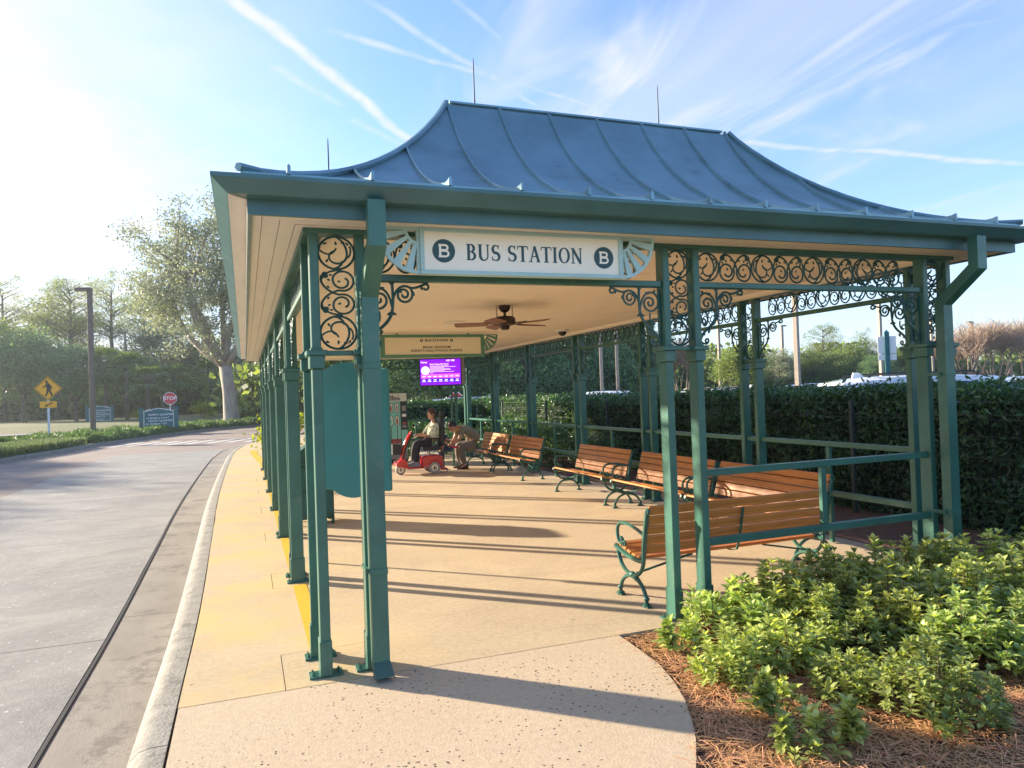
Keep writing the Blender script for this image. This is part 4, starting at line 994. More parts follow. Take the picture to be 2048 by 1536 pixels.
def head(mb, c, f, up, s=1.):
    """skull, jaw, nose, ears; f = facing"""
    f = Vector(f).normalized(); up = Vector(up); up = (up-f*up.dot(f)).normalized(); sd = up.cross(f); c = Vector(c)
    Mx = Matrix((( f.x, sd.x, up.x, c.x), (f.y, sd.y, up.y, c.y), (f.z, sd.z, up.z, c.z), (0, 0, 0, 1)))
    mb.ball((0, 0, .02*s), (.098*s, .078*s, .105*s), 14, 10, M=Mx); mb.ball((.03*s, 0, -.045*s), (.068*s, .06*s, .072*s), 12, 8, M=Mx)
    mb.add([Mx @ Vector(p) for p in ((.095*s, 0, .02*s), (.088*s, .014*s, -.02*s), (.088*s, -.014*s, -.02*s), (.118*s, 0, -.018*s))], [(0, 1, 3), (0, 3, 2), (1, 2, 3)])
    for q in (-1, 1): mb.ball((-.005*s, q*.080*s, -.005*s), (.02*s, .010*s, .03*s), 8, 6, M=Mx)
    return Mx
def shoe(mb, ankle, d, s=1.):
    d = Vector((d[0], d[1], 0)).normalized(); a = Vector(ankle); sd = Vector((-d.y, d.x, 0)); rows = []
    for t, wd, h in ((-.075, .026, .06), (-.05, .036, .085), (.0, .038, .09), (.06, .042, .062), (.12, .046, .045), (.17, .040, .035), (.195, .022, .025)):
        p = a+d*t*s; z0 = a.z-.075*s
        rows.append([p+sd*o*s+Vector((0, 0, z-p.z)) for o, z in ((-wd, z0), (-wd, z0+.02*s), (-wd*.75, z0+h*s), (wd*.75, z0+h*s), (wd, z0+.02*s), (wd, z0))])
    k = 6; vs = [v for r_ in rows for v in r_]; n = len(rows)
    mb.add(vs, [(i*k+j, i*k+(j+1) % k, (i+1)*k+(j+1) % k, (i+1)*k+j) for i in range(n-1) for j in range(k)]+[tuple(range(k)), tuple((n-1)*k+j for j in range(k-1, -1, -1))])
def cloth(nodes, edges, root, name, ma, parent, extra=None, sub=2):
    V, F = skin(nodes, edges, root, sub); mb = MB().add(V, F)
    if extra: extra(mb)
    return mb.build(name, ma, parent, smooth='all')
# ---- red mobility scooter (x forward)
sct = thing('mobility_scooter', 'red three-wheeled mobility scooter with a black basket in front of the vending machine', 'scooter', (3.55, 15.62, 0), math.pi)
rg = M['red_gloss']
rear = MB(); prof = [(-.46, .16), (-.47, .30), (-.44, .385), (-.36, .405), (-.10, .400), (-.02, .375), (.0, .30), (.005, .155), (-.10, .145)]
def body_loft(mb, prof, hw, bev=.03):
    n = len(prof); cx = sum(p[0] for p in prof)/n; cz = sum(p[1] for p in prof)/n
    rows = [[(cx+(p[0]-cx)*.9, y, cz+(p[1]-cz)*.88) for p in prof] if abs(y) == hw else [(p[0], y, p[1]) for p in prof] for y in (-hw, -hw+bev, hw-bev, hw)]
    vs = [v for r_ in rows for v in r_]; mb.add(vs, [(i*n+j, i*n+(j+1) % n, (i+1)*n+(j+1) % n, (i+1)*n+j) for i in range(3) for j in range(n)]+[tuple(range(n)), tuple(3*n+j for j in range(n-1, -1, -1))])
body_loft(rear, prof, .26); rear = rear.build('rear_body', rg, sct, smooth=45)
for q in (-1, 1):
    MB().tube([(-.27+.165*math.cos(R(t)), q*.262, .135+.165*math.sin(R(t))) for t in range(5, 176, 10)], .022, 6).build('wheel_arch', rg, rear, smooth=50)
dk = MB(); body_loft(dk, [(-.04, .125), (-.04, .165), (.30, .165), (.42, .20), (.42, .17), (.30, .125)], .24, .02); dk.build('floor_deck', rg, sct, smooth=45)
ns = MB(); body_loft(ns, [(.27, .15), (.30, .28), (.335, .335), (.46, .33), (.545, .27), (.565, .225), (.54, .20), (.42, .155)], .19, .05); nso = ns.build('front_body', rg, sct, smooth=45)
MB().bbox(.50, -.12, .285, .552, .12, .30, .004).build('bumper', M['black_plastic'], nso)
tl = MB(); tl.tube(bez((.40, 0, .33), (.37, 0, .52), (.30, 0, .74), (.16, 0, .91), 10), [.05]*6+[.055]*5, 8, flat=.8); tlo = tl.build('tiller', rg, sct, smooth=50)
MB().tube(bez((.372, 0, .33), (.335, 0, .52), (.26, 0, .72), (.14, 0, .86), 10), .045, 8, flat=.7).build('tiller_cover', M['black_plastic'], tlo, smooth=50)
hbm = MB(); hbm.tube([(.10, -.25, .80), (.13, -.16, .85), (.16, 0, .87), (.13, .16, .85), (.10, .25, .80)], .016, 6); hbm.bbox(.11, -.08, .84, .20, .08, .905, .01); hbm.build('handlebar', M['black_plastic'], tlo)
bk = MB()
for z in (.46, .53, .60, .67): bk.tube([(.42, -.17, z), (.62, -.16, z), (.62, .16, z), (.42, .17, z), (.42, -.17, z)], .008, 4, caps=False)
bk.bbox(.43, -.155, .45, .61, .155, .675, .01); bk.build('basket', M['black_plastic'], sct)
def wheel(x, y, r_, wd):
    Mx = Matrix.Translation((x, y, r_)) @ Matrix.Rotation(R(90), 4, 'X')
    o = MB().lathe([(r_*.62, -wd/2), (r_*.92, -wd/2), (r_, -wd/3), (r_, wd/3), (r_*.92, wd/2), (r_*.62, wd/2)], n=22, M=Mx).build('wheel', M['rubber_grey'], sct, smooth=40)
    h = MB().lathe([(r_*.60, -wd/2-.004), (r_*.60, wd/2+.004)], n=18, M=Mx); h.build('rim', M['chrome'], o)
    mb = MB().lathe([(r_*.18, -wd/2-.014), (r_*.18, wd/2+.014)], n=12, M=Mx)
    for k in range(5):
        a = R(72*k); mb.tube([Mx @ Vector((r_*.32*math.cos(a), r_*.32*math.sin(a), sg*(wd/2+.0045))) for sg in (1, -1)], r_*.11, 6)
    mb.build('hub', M['black_plastic'], o)
wheel(.43, 0, .108, .075); wheel(-.27, .225, .128, .085); wheel(-.27, -.225, .128, .085)
se = MB().bbox(-.44, -.23, .50, -.04, .23, .60, .03).build('seat', M['black_plastic'], sct, smooth=40); MB().tube([(-.2, 0, .38), (-.2, 0, .52)], .035, 10).build('seat_post', M['chrome'], se)
MB().bbox(-.05, -.21, 0, .05, .21, .62, .04, M=Matrix.Translation((-.46, 0, .58)) @ Matrix.Rotation(R(-5), 4, 'Y')).build('seat_back', M['black_plastic'], sct, smooth=40)
MB().bbox(-.04, -.12, 0, .05, .12, .15, .035, M=Matrix.Translation((-.53, 0, 1.20))).build('headrest', M['black_plastic'], sct, smooth=40)
for q in (-1, 1): MB().tube([(-.44, q*.27, .66), (-.41, q*.28, .76), (-.08, q*.28, .77)], [.015, .025, .025], 6).build('armrest', M['black_plastic'], sct)
ax = MB()
for q in (-.10, .10): ax.tube([(-.52, q, .10), (-.525, q, .52)], .013, 6)
ax.tube([(-.5, -.2, .12), (-.56, -.2, .06), (-.56, -.2, .03)], .012, 6); ax.tube([(-.5, .2, .12), (-.56, .2, .06), (-.56, .2, .03)], .012, 6); ax.tube([(-.46, -.2, .14), (-.50, .2, .14)], .014, 6); ax.build('rear_rack', M['black_plastic'], sct)
# floral blouse
ma = mat('shirt_floral', (.55, .58, .46), .85); ntm = ma.node_tree; v1 = ntm.nodes.new('ShaderNodeTexVoronoi'); v1.inputs['Scale'].default_value = 7
n1 = ntm.nodes.new('ShaderNodeTexNoise'); n1.inputs['Scale'].default_value = 6; cr = ntm.nodes.new('ShaderNodeValToRGB'); cr.color_ramp.interpolation = 'CONSTANT'
mm_ = ntm.nodes.new('ShaderNodeMath'); mm_.operation = 'ADD'; ntm.links.new(v1.outputs['Distance'], mm_.inputs[0]); ntm.links.new(n1.outputs[0], mm_.inputs[1])
cr.color_ramp.elements[0].color = (.012, .014, .016, 1); cr.color_ramp.elements[1].position = .70; cr.color_ramp.elements[1].color = (.85, .87, .72, 1)
e = cr.color_ramp.elements.new(.86); e.color = (.02, .022, .02, 1); e = cr.color_ramp.elements.new(.95); e.color = (.75, .80, .55, 1)
ntm.links.new(mm_.outputs[0], cr.inputs[0]); ntm.links.new(cr.outputs[0], [n for n in ntm.nodes if n.type == 'BSDF_PRINCIPLED'][0].inputs['Base Color'])
def person(label, loc, rz): return thing('person', label, 'person', loc, rz)
# woman on the scooter (x forward)
wm = person('person in floral blouse and dark trousers seated on the red scooter', (3.63, 15.62, 0), math.pi)
wl = {'hip': ((-.24, 0, .70), .13), 'chest': ((-.25, 0, .92), .125), 'sh': ((-.26, 0, 1.06), .09), 'neck': ((-.25, 0, 1.15), .05), 'hd': ((-.24, 0, 1.22), .05)}
ed = [('hip', 'chest'), ('chest', 'sh'), ('sh', 'neck'), ('neck', 'hd')]
for q, s_ in ((1, 'l'), (-1, 'r')):
    wl.update({'s'+s_: ((-.26, q*.17, 1.05), .055), 'e'+s_: ((-.10, q*.25, .84), .042), 'f'+s_: ((.04, q*.22, .83), .034), 'w'+s_: ((.11, q*.20, .84), .026), 'k'+s_: ((.14, q*.12, .66), .068), 't'+s_: ((-.12, q*.11, .68), .09), 'c'+s_: ((.17, q*.12, .42), .055), 'a'+s_: ((.17, q*.12, .25), .04)})
    ed += [('sh', 's'+s_), ('s'+s_, 'e'+s_), ('e'+s_, 'f'+s_), ('f'+s_, 'w'+s_), ('hip', 't'+s_), ('t'+s_, 'k'+s_), ('k'+s_, 'c'+s_), ('c'+s_, 'a'+s_)]
V, F = skin({k: (p, r_*.86) for k, (p, r_) in wl.items()}, ed, 'hip', 2); mb = MB().add(V, F)
HW = head(mb, (-.22, 0, 1.285), (1, .25, -.05), (0, 0, 1), .98); hand(mb, (.11, .20, .84), (.7, -.2, -.2), (0, 0, 1)); hand(mb, (.11, -.20, .84), (.7, .2, -.2), (0, 0, 1)); mb.build('body', M['skin'], wm, smooth='all')
cloth({'hip': ((-.24, 0, .68), (.16, .17)), 'ch': ((-.25, 0, .90), (.155, .165)), 'sh': ((-.26, 0, 1.05), (.09, .11)), **{k+s_: v for s_, q in (('l', 1), ('r', -1)) for k, v in (('s', ((-.26, q*.175, 1.05), .075)), ('e', ((-.12, q*.255, .86), .07)), ('m', ((-.07, q*.25, .83), .062)))}},
      [('hip', 'ch'), ('ch', 'sh'), ('sh', 'sl'), ('sl', 'el'), ('el', 'ml'), ('sh', 'sr'), ('sr', 'er'), ('er', 'mr')], 'hip', 'blouse', M['shirt_floral'], wm)
cloth({'hip': ((-.25, 0, .665), (.15, .17)), **{k+s_: v for s_, q in (('l', 1), ('r', -1)) for k, v in (('t', ((-.10, q*.11, .67), .10)), ('k', ((.14, q*.12, .65), .085)), ('c', ((.18, q*.12, .42), .075)), ('a', ((.18, q*.12, .25), .068)))}},
      [('hip', 'tl'), ('tl', 'kl'), ('kl', 'cl'), ('cl', 'al'), ('hip', 'tr'), ('tr', 'kr'), ('kr', 'cr'), ('cr', 'ar')], 'hip', 'trousers', M['trouser_navy'], wm)
mb = MB(); mb.ball((-.018, 0, .035), (.108, .092, .105), 14, 10, M=HW); mb.ball((-.07, 0, -.03), (.06, .075, .07), 12, 8, M=HW); mb.build('hair', M['hair_brown'], wm, smooth='all')
for q in (1, -1): mb = MB(); shoe(mb, (.17, q*.12, .245), (1, 0)); mb.build('shoe', M['shoe_grey'], wm, smooth=50)
# man on the far bench, bent forward to the left (world axes)
mn = person('person in olive shirt and dark trousers bent forward on the bench beside the scooter', (4.98, 16.05, 0), math.pi)
def mir(d): return {k+s_: ((v[0][0], q*v[0][1], v[0][2]), v[1]) for s_, q in (('l', 1), ('r', -1)) for k, v in d.items()}
bd = {'hip': ((.0, 0, .54), .15), 'lum': ((.10, 0, .76), .15), 'ch': ((.28, 0, .93), .14), 'nk': ((.43, 0, .96), .06), 'hd': ((.50, 0, .93), .05), **mir({'s': ((.36, .18, .93), .06), 'e': ((.44, .20, .70), .048), 'w': ((.57, .08, .58), .03), 't': ((.12, .12, .54), .10), 'k': ((.40, .15, .53), .07), 'c': ((.38, .15, .28), .058), 'a': ((.32, .15, .10), .04)})}
be = [('hip', 'lum'), ('lum', 'ch'), ('ch', 'nk'), ('nk', 'hd')]+[(a+s_, b+s_) for s_ in 'lr' for a, b in (('s', 'e'), ('e', 'w'), ('t', 'k'), ('k', 'c'), ('c', 'a'))]+[('ch', 'sl'), ('ch', 'sr'), ('hip', 'tl'), ('hip', 'tr')]
V, F = skin({k: (p, r_*.88) for k, (p, r_) in bd.items()}, be, 'hip', 2); mb = MB().add(V, F)
HM = head(mb, (.545, 0, .965), (.75, 0, -.62), (.62, 0, .75)); hand(mb, (.57, .08, .58), (.6, -.3, -.3), (0, .3, 1)); hand(mb, (.57, -.08, .58), (.6, .3, -.3), (0, -.3, 1)); mb.build('body', M['skin'], mn, smooth='all')
cloth({'hip': ((-.02, 0, .58), (.19, .18)), 'lum': ((.06, 0, .77), (.19, .18)), 'ch': ((.26, 0, .93), (.17, .16)), 'nk': ((.38, 0, .965), .08), **mir({'s': ((.36, .185, .92), .082), 'e': ((.42, .20, .77), .075)})},
      [('hip', 'lum'), ('lum', 'ch'), ('ch', 'nk'), ('ch', 'sl'), ('ch', 'sr'), ('sl', 'el'), ('sr', 'er')], 'hip', 'shirt', M['shirt_olive'], mn)
cloth({'hip': ((-.02, 0, .52), (.17, .18)), **mir({'t': ((.14, .12, .54), .105), 'k': ((.40, .15, .53), .088), 'c': ((.385, .15, .28), .078), 'a': ((.33, .15, .10), .068)})},
      [('hip', 'tl'), ('tl', 'kl'), ('kl', 'cl'), ('cl', 'al'), ('hip', 'tr'), ('tr', 'kr'), ('kr', 'cr'), ('cr', 'ar')], 'hip', 'trousers', M['trouser_grey'], mn)
mb = MB(); mb.ball((-.022, 0, .04), (.105, .088, .098), 14, 10, M=HM); mb.build('hair', M['hair_black'], mn, smooth='all')
for q in (1, -1): mb = MB(); shoe(mb, (.32, q*.15, .076), (1, q*.2)); mb.build('shoe', M['shoe_brown'], mn, smooth=50)
# child standing on one leg behind the scooter, one shoe held by the man (x forward = towards the man)
ch = person('child in blue standing behind the scooter with one pink shoe raised', (4.16, 16.10, 0), R(10))
cb = {'hip': ((0, 0, .50), .085), 'ch': ((0, 0, .74), .085), 'nk': ((.0, 0, .86), .04), 'hd': ((.0, 0, .90), .04), 'sl': ((0, .11, .82), .04), 'el': ((.08, .14, .68), .032), 'wl': ((.17, .10, .60), .024), 'sr': ((0, -.11, .82), .04), 'er': ((.08, -.14, .70), .032), 'wr': ((.18, -.08, .66), .024),
      'tl': ((.02, .06, .42), .06), 'kl': ((.03, .06, .28), .048), 'al': ((.02, .06, .10), .032), 'tr': ((.06, -.06, .47), .06), 'kr': ((.20, -.06, .44), .048), 'ar': ((.27, -.05, .50), .032)}
ce_ = [('hip', 'ch'), ('ch', 'nk'), ('nk', 'hd'), ('ch', 'sl'), ('sl', 'el'), ('el', 'wl'), ('ch', 'sr'), ('sr', 'er'), ('er', 'wr'), ('hip', 'tl'), ('tl', 'kl'), ('kl', 'al'), ('hip', 'tr'), ('tr', 'kr'), ('kr', 'ar')]
V, F = skin({k: (p, r_*.85) for k, (p, r_) in cb.items()}, ce_, 'hip', 2); mb = MB().add(V, F)
HC = head(mb, (.01, 0, .98), (1, 0, -.2), (0, 0, 1), .85); hand(mb, (.17, .10, .60), (.8, 0, -.3), (0, 0, 1), .7); hand(mb, (.18, -.08, .66), (.8, 0, -.3), (0, 0, 1), .7); mb.build('body', M['skin'], ch, smooth='all')
cloth({k: (p, r_*1.2) for k, (p, r_) in cb.items() if k in ('hip', 'ch', 'sl', 'el', 'sr', 'er')}, [e_ for e_ in ce_ if all(x in ('hip', 'ch', 'sl', 'el', 'sr', 'er') for x in e_)], 'hip', 'shirt', M['shirt_blue'], ch)
cloth({k: (p, r_*1.22) for k, (p, r_) in cb.items() if k in ('hip', 'tl', 'kl', 'al', 'tr', 'kr', 'ar')}, [e_ for e_ in ce_ if all(x in ('hip', 'tl', 'kl', 'al', 'tr', 'kr', 'ar') for x in e_)], 'hip', 'jeans', M['jeans'], ch)
mb = MB(); mb.ball((-.02, 0, .035), (.092, .08, .09), 12, 8, M=HC); mb.build('hair', M['hair_black'], ch, smooth='all')
mb = MB(); shoe(mb, (.02, .06, .062), (1, 0), .8); mb.build('shoe', M['shoe_pink'], ch, smooth=50); mb = MB(); shoe(mb, (.28, -.05, .53), (1, 0), .8); mb.build('shoe', M['shoe_pink'], ch, smooth=50)

# ================================================================== STREET FURNITURE ON THE LEFT
def lamp_post(x, y, h, rz, ma, label, group, head_l=.75, z0=0., r=.075):
    o = thing('street_lamp', label, 'lamp', (x, y, z0), rz, group)
    MB().bbox(-r*1.6, -r*1.6, 0, r*1.6, r*1.6, .10, .01).build('base', M['conc_kerb'], o)
    MB().bbox(-r, -r, .10, r, r, h, .01).build('pole', M[ma], o)
    MB().bbox(-r, -.17, h-.02, head_l, .17, h+.17, .02).build('lamp_head', M[ma], o); MB().bbox(.08, -.14, h-.03, head_l-.05, .14, h-.019, .002).build('lamp_lens', M['lamp_disc'], o)
    return o
lamp_post(-7.86, 45.5, 8.15, R(165), 'lamp_brown', 'brown shoebox street lamp rising from the green island on the left', 'brown street lamps left of the shelter', z0=.0, r=.11)
lamp_post(-11.4, 84, 9.1, R(200), 'lamp_brown', 'distant brown street lamp among the trees left of the oak', 'brown street lamps left of the shelter', z0=.2, r=.10)
# pedestrian warning sign
ps = thing('crossing_sign', 'yellow diamond pedestrian crossing sign with arrow plate on white post', 'sign', (-9.13, 41.7, 0), R(12))
MB().bbox(-.05, -.03, 0, .05, .03, 2.2, .004).build('sign_post', M['post_white'], ps)
zc = 2.72; hd_ = .60
d1 = MB().prism([(0, zc-hd_), (hd_, zc), (0, zc+hd_), (-hd_, zc)], -.045, -.037).build('diamond_plate', M['sign_yellow'], ps)
bo = MB(); 
for a, b in (((0, -1), (1, 0)), ((1, 0), (0, 1)), ((0, 1), (-1, 0)), ((-1, 0), (0, -1))): strip(bo, [(a[0]*.545, zc+a[1]*.545), (b[0]*.545, zc+b[1]*.545)], .022, -.0475, -.0455)
bo.build('border', M['sign_black'], d1)
pm = MB().lathe([(.062, 0), (.062, .0022)], n=16, M=Matrix.Translation((-.05, -.0455, zc+.33)) @ Matrix.Rotation(R(90), 4, 'X')); q0 = -.0455
for j, (pts, ws) in enumerate((([(-.02, zc+.27), (.03, zc+.02), (.02, zc-.05)], [.12, .17, .15]), ([(.03, zc-.02), (.10, zc-.17), (.16, zc-.36)], [.11, .085, .07]), ([(.0, zc-.02), (-.03, zc-.20), (-.10, zc-.37)], [.11, .085, .07]), ([(-.02, zc+.22), (-.12, zc+.10), (-.23, zc+.06)], [.075, .06, .05]), ([(.02, zc+.22), (.13, zc+.10), (.15, zc-.04)], [.075, .06, .05]))): strip(pm, pts, ws, q0-.002-.0002*j, q0)
pm.build('walking_figure', M['sign_black'], d1)
d2 = MB().bbox(-.355, -.044, 1.765, .355, -.036, 2.085, .002).build('arrow_plate', M['sign_yellow'], ps)
am = MB(); strip(am, [(.19, 2.02), (-.08, 1.87)], .05, -.0462, -.0445); am.prism([(-.16, 1.825), (-.02, 1.835), (-.085, 1.945)], -.0466, -.0445); am.build('arrow', M['sign_black'], d2)
# stop sign
st_ = thing('stop_sign', 'red octagonal stop sign behind the teal direction sign', 'sign', (-4.72, 53.9, .0), R(5))
MB().bbox(-.04, -.03, 0, .04, .03, 2.4, .004).build('sign_post', M['post_white'], st_)
oc = lambda r_, zc: [(r_*math.cos(R(22.5+45*k)), zc+r_*math.sin(R(22.5+45*k))) for k in range(8)]
po = MB().prism(oc(.44, 2.14), -.042, -.035).build('border', M['sign_white'], st_); MB().prism(oc(.405, 2.14), -.045, -.0425).build('octagon_plate', M['sign_red'], st_)
text('STOP', .34, (0, -.047, 2.14), (R(90), 0, 0), M['sign_white'], 'lettering', st_, sx=.95)
# two carved direction signs
def dir_sign(x, y, z, rz, label, lines, sc_=1.):
    s = thing('direction_sign', label, 'sign', (x, y, z), rz, 'teal direction signs')
    for q in (-1, 1):
        p = MB().bbox(q*.98-.12, -.12, 0, q*.98+.12, .12, 1.52, .02).build('sign_post', M['sign_teal'], s)
        MB().bbox(q*.98-.15, -.15, 1.52, q*.98+.15, .15, 1.58, .015).build('post_cap', M['sign_teal'], p)
    top = [(-.84, 1.36), (-.70, 1.36), (-.60, 1.42), (-.45, 1.41), (-.32, 1.47), (-.12, 1.50), (0, 1.52), (.12, 1.50), (.32, 1.47), (.45, 1.41), (.60, 1.42), (.70, 1.36), (.84, 1.36)]
    MB().prism([(-.84, .18)]+top+[(.84, .18)], -.05, .05).build('border_panel', M['sign_white'], s)
    MB().prism([(-.80, .22)]+[(a*.952, b-.045) for a, b in top]+[(.80, .22)], -.062, -.0505).build('sign_panel', M['sign_teal'], s)
    for q in (-1, 1):
        mb = MB()
        for c in (arc(q*.50, 1.43, .05, 0, 300, 10), arc(q*.66, 1.40, .035, 0, 300, 8)): strip(mb, c, .02, -.07, -.0622)
        mb.build('scroll_ornament', M['sign_white'], s)
    for t, sz, xx, zz in lines: text(t, sz, (xx, -.065, zz), (R(90), 0, 0), M['sign_white'], 'lettering', s, 'LEFT', ext=.001)
    for t, dirn, zz in ARW:
        if t not in [l[0] for l in lines]: continue
        mb = MB(); strip(mb, [(-.70, zz), (-.56, zz)], .028, -.0655, -.0622); xh = -.55 if dirn > 0 else -.71; mb.prism([(xh+dirn*.03, zz), (xh-dirn*.05, zz+.05), (xh-dirn*.05, zz-.05)], -.066, -.0622); mb.build('arrow', M['sign_white'], s)
    return s
ARW = [('Buildings 4-5-6-7', 1, .90), ('Buildings 1-2-3', -1, .55), ('Exit', -1, .34), ('Citizens Square', -1, .34)]
dir_sign(-5.02, 49.8, .02, R(6), 'teal direction sign with NORTH QUARTER lettering in front of the stop sign', [('NORTH QUARTER', .165, -.58, 1.10), ('Buildings 4-5-6-7', .155, -.48, .90), ('SOUTH QUARTER', .165, -.58, .72), ('Buildings 1-2-3', .155, -.48, .55), ('Exit', .155, -.48, .34)])
dir_sign(-12.2, 73.8, .33, R(8), 'teal direction sign beyond the far road behind the brown lamp post', [('NORTH QUARTER', .165, -.58, 1.10), ('Buildings 4-5-6-7', .155, -.48, .90), ('SOUTH QUARTER', .165, -.58, .72), ('Buildings 1-2-3', .155, -.48, .55), ('Citizens Square', .135, -.48, .34)])
# ================================================================== PARKING LOT
def lot_lamp(x, y, h, rz, ma, label, r=.09): return lamp_post(x, y, h, rz, ma, label, 'parking lot lamps behind the hedge', .7, .06, r)
lot_lamp(19.28, 21.6, 9.2, R(200), 'lamp_tan', 'nearest tan lamp post, behind the right bay of the shelter', .085)
lot_lamp(65.5, 76, 9.1, R(0), 'lamp_tan', 'far tan lamp post with its arm to the right, left of the nearest one', .17)
lot_lamp(56.8, 52.5, 9.1, R(180), 'lamp_tan', 'tan lamp post left of the teal parking sign', .15)
lot_lamp(93.2, 71, 9.1, R(180), 'lamp_brown', 'dark lamp post in front of the bare trees at far right', .2)
lot_lamp(12.6, 24.4, 7.5, R(60), 'lamp_tan', 'tan lamp post of the pair above the white pickup, left one', .06)
lot_lamp(13.6, 25.0, 7.5, R(60), 'lamp_tan', 'tan lamp post of the pair above the white pickup, right one', .06)
lot_lamp(44, 60, 9.1, R(90), 'lamp_tan', 'thin pale lamp post among the trees left of the right columns', .12)
lot_lamp(70, 58, 8.1, R(180), 'lamp_tan', 'thin tan lamp post right of the teal parking sign', .13)
pk = thing('parking_sign', 'tall teal post with two white sign panels seen from behind', 'sign', (29.95, 27.3, .06), R(-40))
MB().bbox(-.11, -.11, 0, .11, .11, 4.0, .01).build('sign_post', M['sign_teal'], pk); MB().add([(-.11, -.11, 4.0), (.11, -.11, 4.0), (.11, .11, 4.0), (-.11, .11, 4.0), (0, 0, 4.14)], [(0, 1, 4), (1, 2, 4), (2, 3, 4), (3, 0, 4)]).build('post_cap', M['sign_teal'], pk)
for q in (-1, 1):
    MB().bbox(q*.26-.15, -.02, 2.95, q*.26+.15, .02, 3.80, .006).build('sign_panel', M['sign_white'], pk); MB().bbox(q*.26-.15, -.02, 2.62, q*.26+.15, .02, 2.92, .006).build('sign_panel', M['sign_white'], pk)
def make_car(kind, paint, label, loc, rz):
    """x forward. kind: suv, sedan, pickup, minivan"""
    c = thing('parked_car', label, 'car', loc, rz, 'cars parked behind the hedge')
    spec = {'suv': (4.7, 1.86, 1.70, [(-2.33, .62, 0), (-2.28, .98, 0), (-2.12, 1.10, 0), (-2.0, 1.60, 1), (-1.6, 1.68, 1), (-.4, 1.70, 1), (.35, 1.66, 1), (.62, 1.55, 1), (1.15, 1.08, 0), (1.9, 1.00, 0), (2.2, .85, 0), (2.33, .60, 0)], 1.05),
            'sedan': (4.6, 1.80, 1.46, [(-2.30, .60, 0), (-2.25, .92, 0), (-1.75, .98, 0), (-1.15, 1.36, 1), (-.6, 1.45, 1), (.0, 1.46, 1), (.35, 1.40, 1), (1.05, .96, 0), (1.8, .86, 0), (2.18, .72, 0), (2.30, .55, 0)], .93),
            'minivan': (5.0, 1.95, 1.76, [(-2.48, .62, 0), (-2.42, 1.05, 0), (-2.32, 1.14, 0), (-2.15, 1.66, 1), (-1.7, 1.74, 1), (-.3, 1.76, 1), (.6, 1.70, 1), (.95, 1.55, 1), (1.6, 1.06, 0), (2.1, .95, 0), (2.4, .78, 0), (2.48, .58, 0)], 1.03),
            'pickup': (5.6, 1.95, 1.86, [(-2.8, .62, 0), (-2.78, 1.12, 0), (-.75, 1.14, 0), (-.62, 1.76, 1), (-.4, 1.84, 1), (.3, 1.86, 1), (.75, 1.78, 1), (1.35, 1.18, 0), (2.2, 1.10, 0), (2.7, .98, 0), (2.8, .65, 0)], 1.15)}[kind]
    Ln, W_, Hh, stn, belt = spec; rows = []; hw = W_/2
    for x, zt, cab in stn:
        b = min(zt, belt); e = 1-.10*max(0, abs(x)/(Ln/2)-.75)/.25; ht = hw*(.74 if cab else .93)*e; bw = hw*e
        rows.append([(x, -bw*.96, .30), (x, -bw, .55), (x, -bw*.985, b-.06), (x, -ht-(0 if cab else 0), zt-.05), (x, -ht*.86, zt), (x, 0, zt+.015), (x, ht*.86, zt), (x, ht, zt-.05), (x, bw*.985, b-.06), (x, bw, .55), (x, bw*.96, .30)])
    k = 11; vs = [v for r_ in rows for v in r_]; n = len(rows)
    fs = [(i*k+j, (i+1)*k+j, (i+1)*k+(j+1) % k, i*k+(j+1) % k) for i in range(n-1) for j in range(k)]+[tuple(range(k)), tuple((n-1)*k+j for j in range(k-1, -1, -1))]
    body = MB().add(vs, fs).build('body', M[paint], c, smooth=32)
    cab = [i for i in range(n) if stn[i][2]]; i0, i1 = cab[0], cab[-1]
    def onside(i, j, t, q):      # point on the cabin side between belt and roof edge, pushed out
        a, b = Vector(rows[i][2]), Vector(rows[i][3]); p = a.lerp(b, t); return (p.x, q*(abs(p.y)+.008), p.z)
    for q in (-1, 1):
        cuts = cab[:]; groups = [(cab[0], cab[len(cab)//2]), (cab[len(cab)//2], cab[-1])]
        for g0, g1 in groups:
            bot = [onside(i, 0, .16, q) for i in range(g0, g1+1)]; topv = [onside(i, 0, .90, q) for i in range(g0, g1+1)]
            d = .045; bot[0] = (bot[0][0]+d, *bot[0][1:]); topv[0] = (topv[0][0]+d, *topv[0][1:]); bot[-1] = (bot[-1][0]-d+(.25 if g1 == cab[-1] else 0), *bot[-1][1:]); topv[-1] = (topv[-1][0]-d, *topv[-1][1:])
            m_ = len(bot); MB().add(bot+topv, [(i, i+1, m_+i+1, m_+i) for i in range(m_-1)]).build('side_window', M['glass_dark'], c)
    for (ia, ib), nm in (((i1, i1+1), 'windscreen'), ((i0-1, i0), 'rear_window')):
        A, B = rows[ia], rows[ib]; hi, lo = (A, B) if nm == 'windscreen' else (B, A); off = .012*(1 if nm == 'windscreen' else -1)
        P = [Vector(lo[j]).lerp(Vector(hi[j]), t)+Vector((off, 0, .012)) for j, t in ((4, .10), (6, .10), (6, .88), (4, .88))]
        MB().add(P, [(0, 1, 2, 3)]).build(nm, M['glass_dark'], c)
    for x in (-Ln*.29, Ln*.31):
        for q in (-1, 1):
            Mx = Matrix.Translation((x, q*(hw-.11), .33)) @ Matrix.Rotation(R(90), 4, 'X')
            wv = MB().lathe([(.2, -.11), (.31, -.11), (.33, -.08), (.33, .08), (.31, .11), (.2, .11)], n=18, M=Mx).build('wheel', M['tyre'], c, smooth=40); MB().lathe([(.20, -.114), (.20, .114)], n=14, M=Mx).build('rim', M['chrome'], wv)
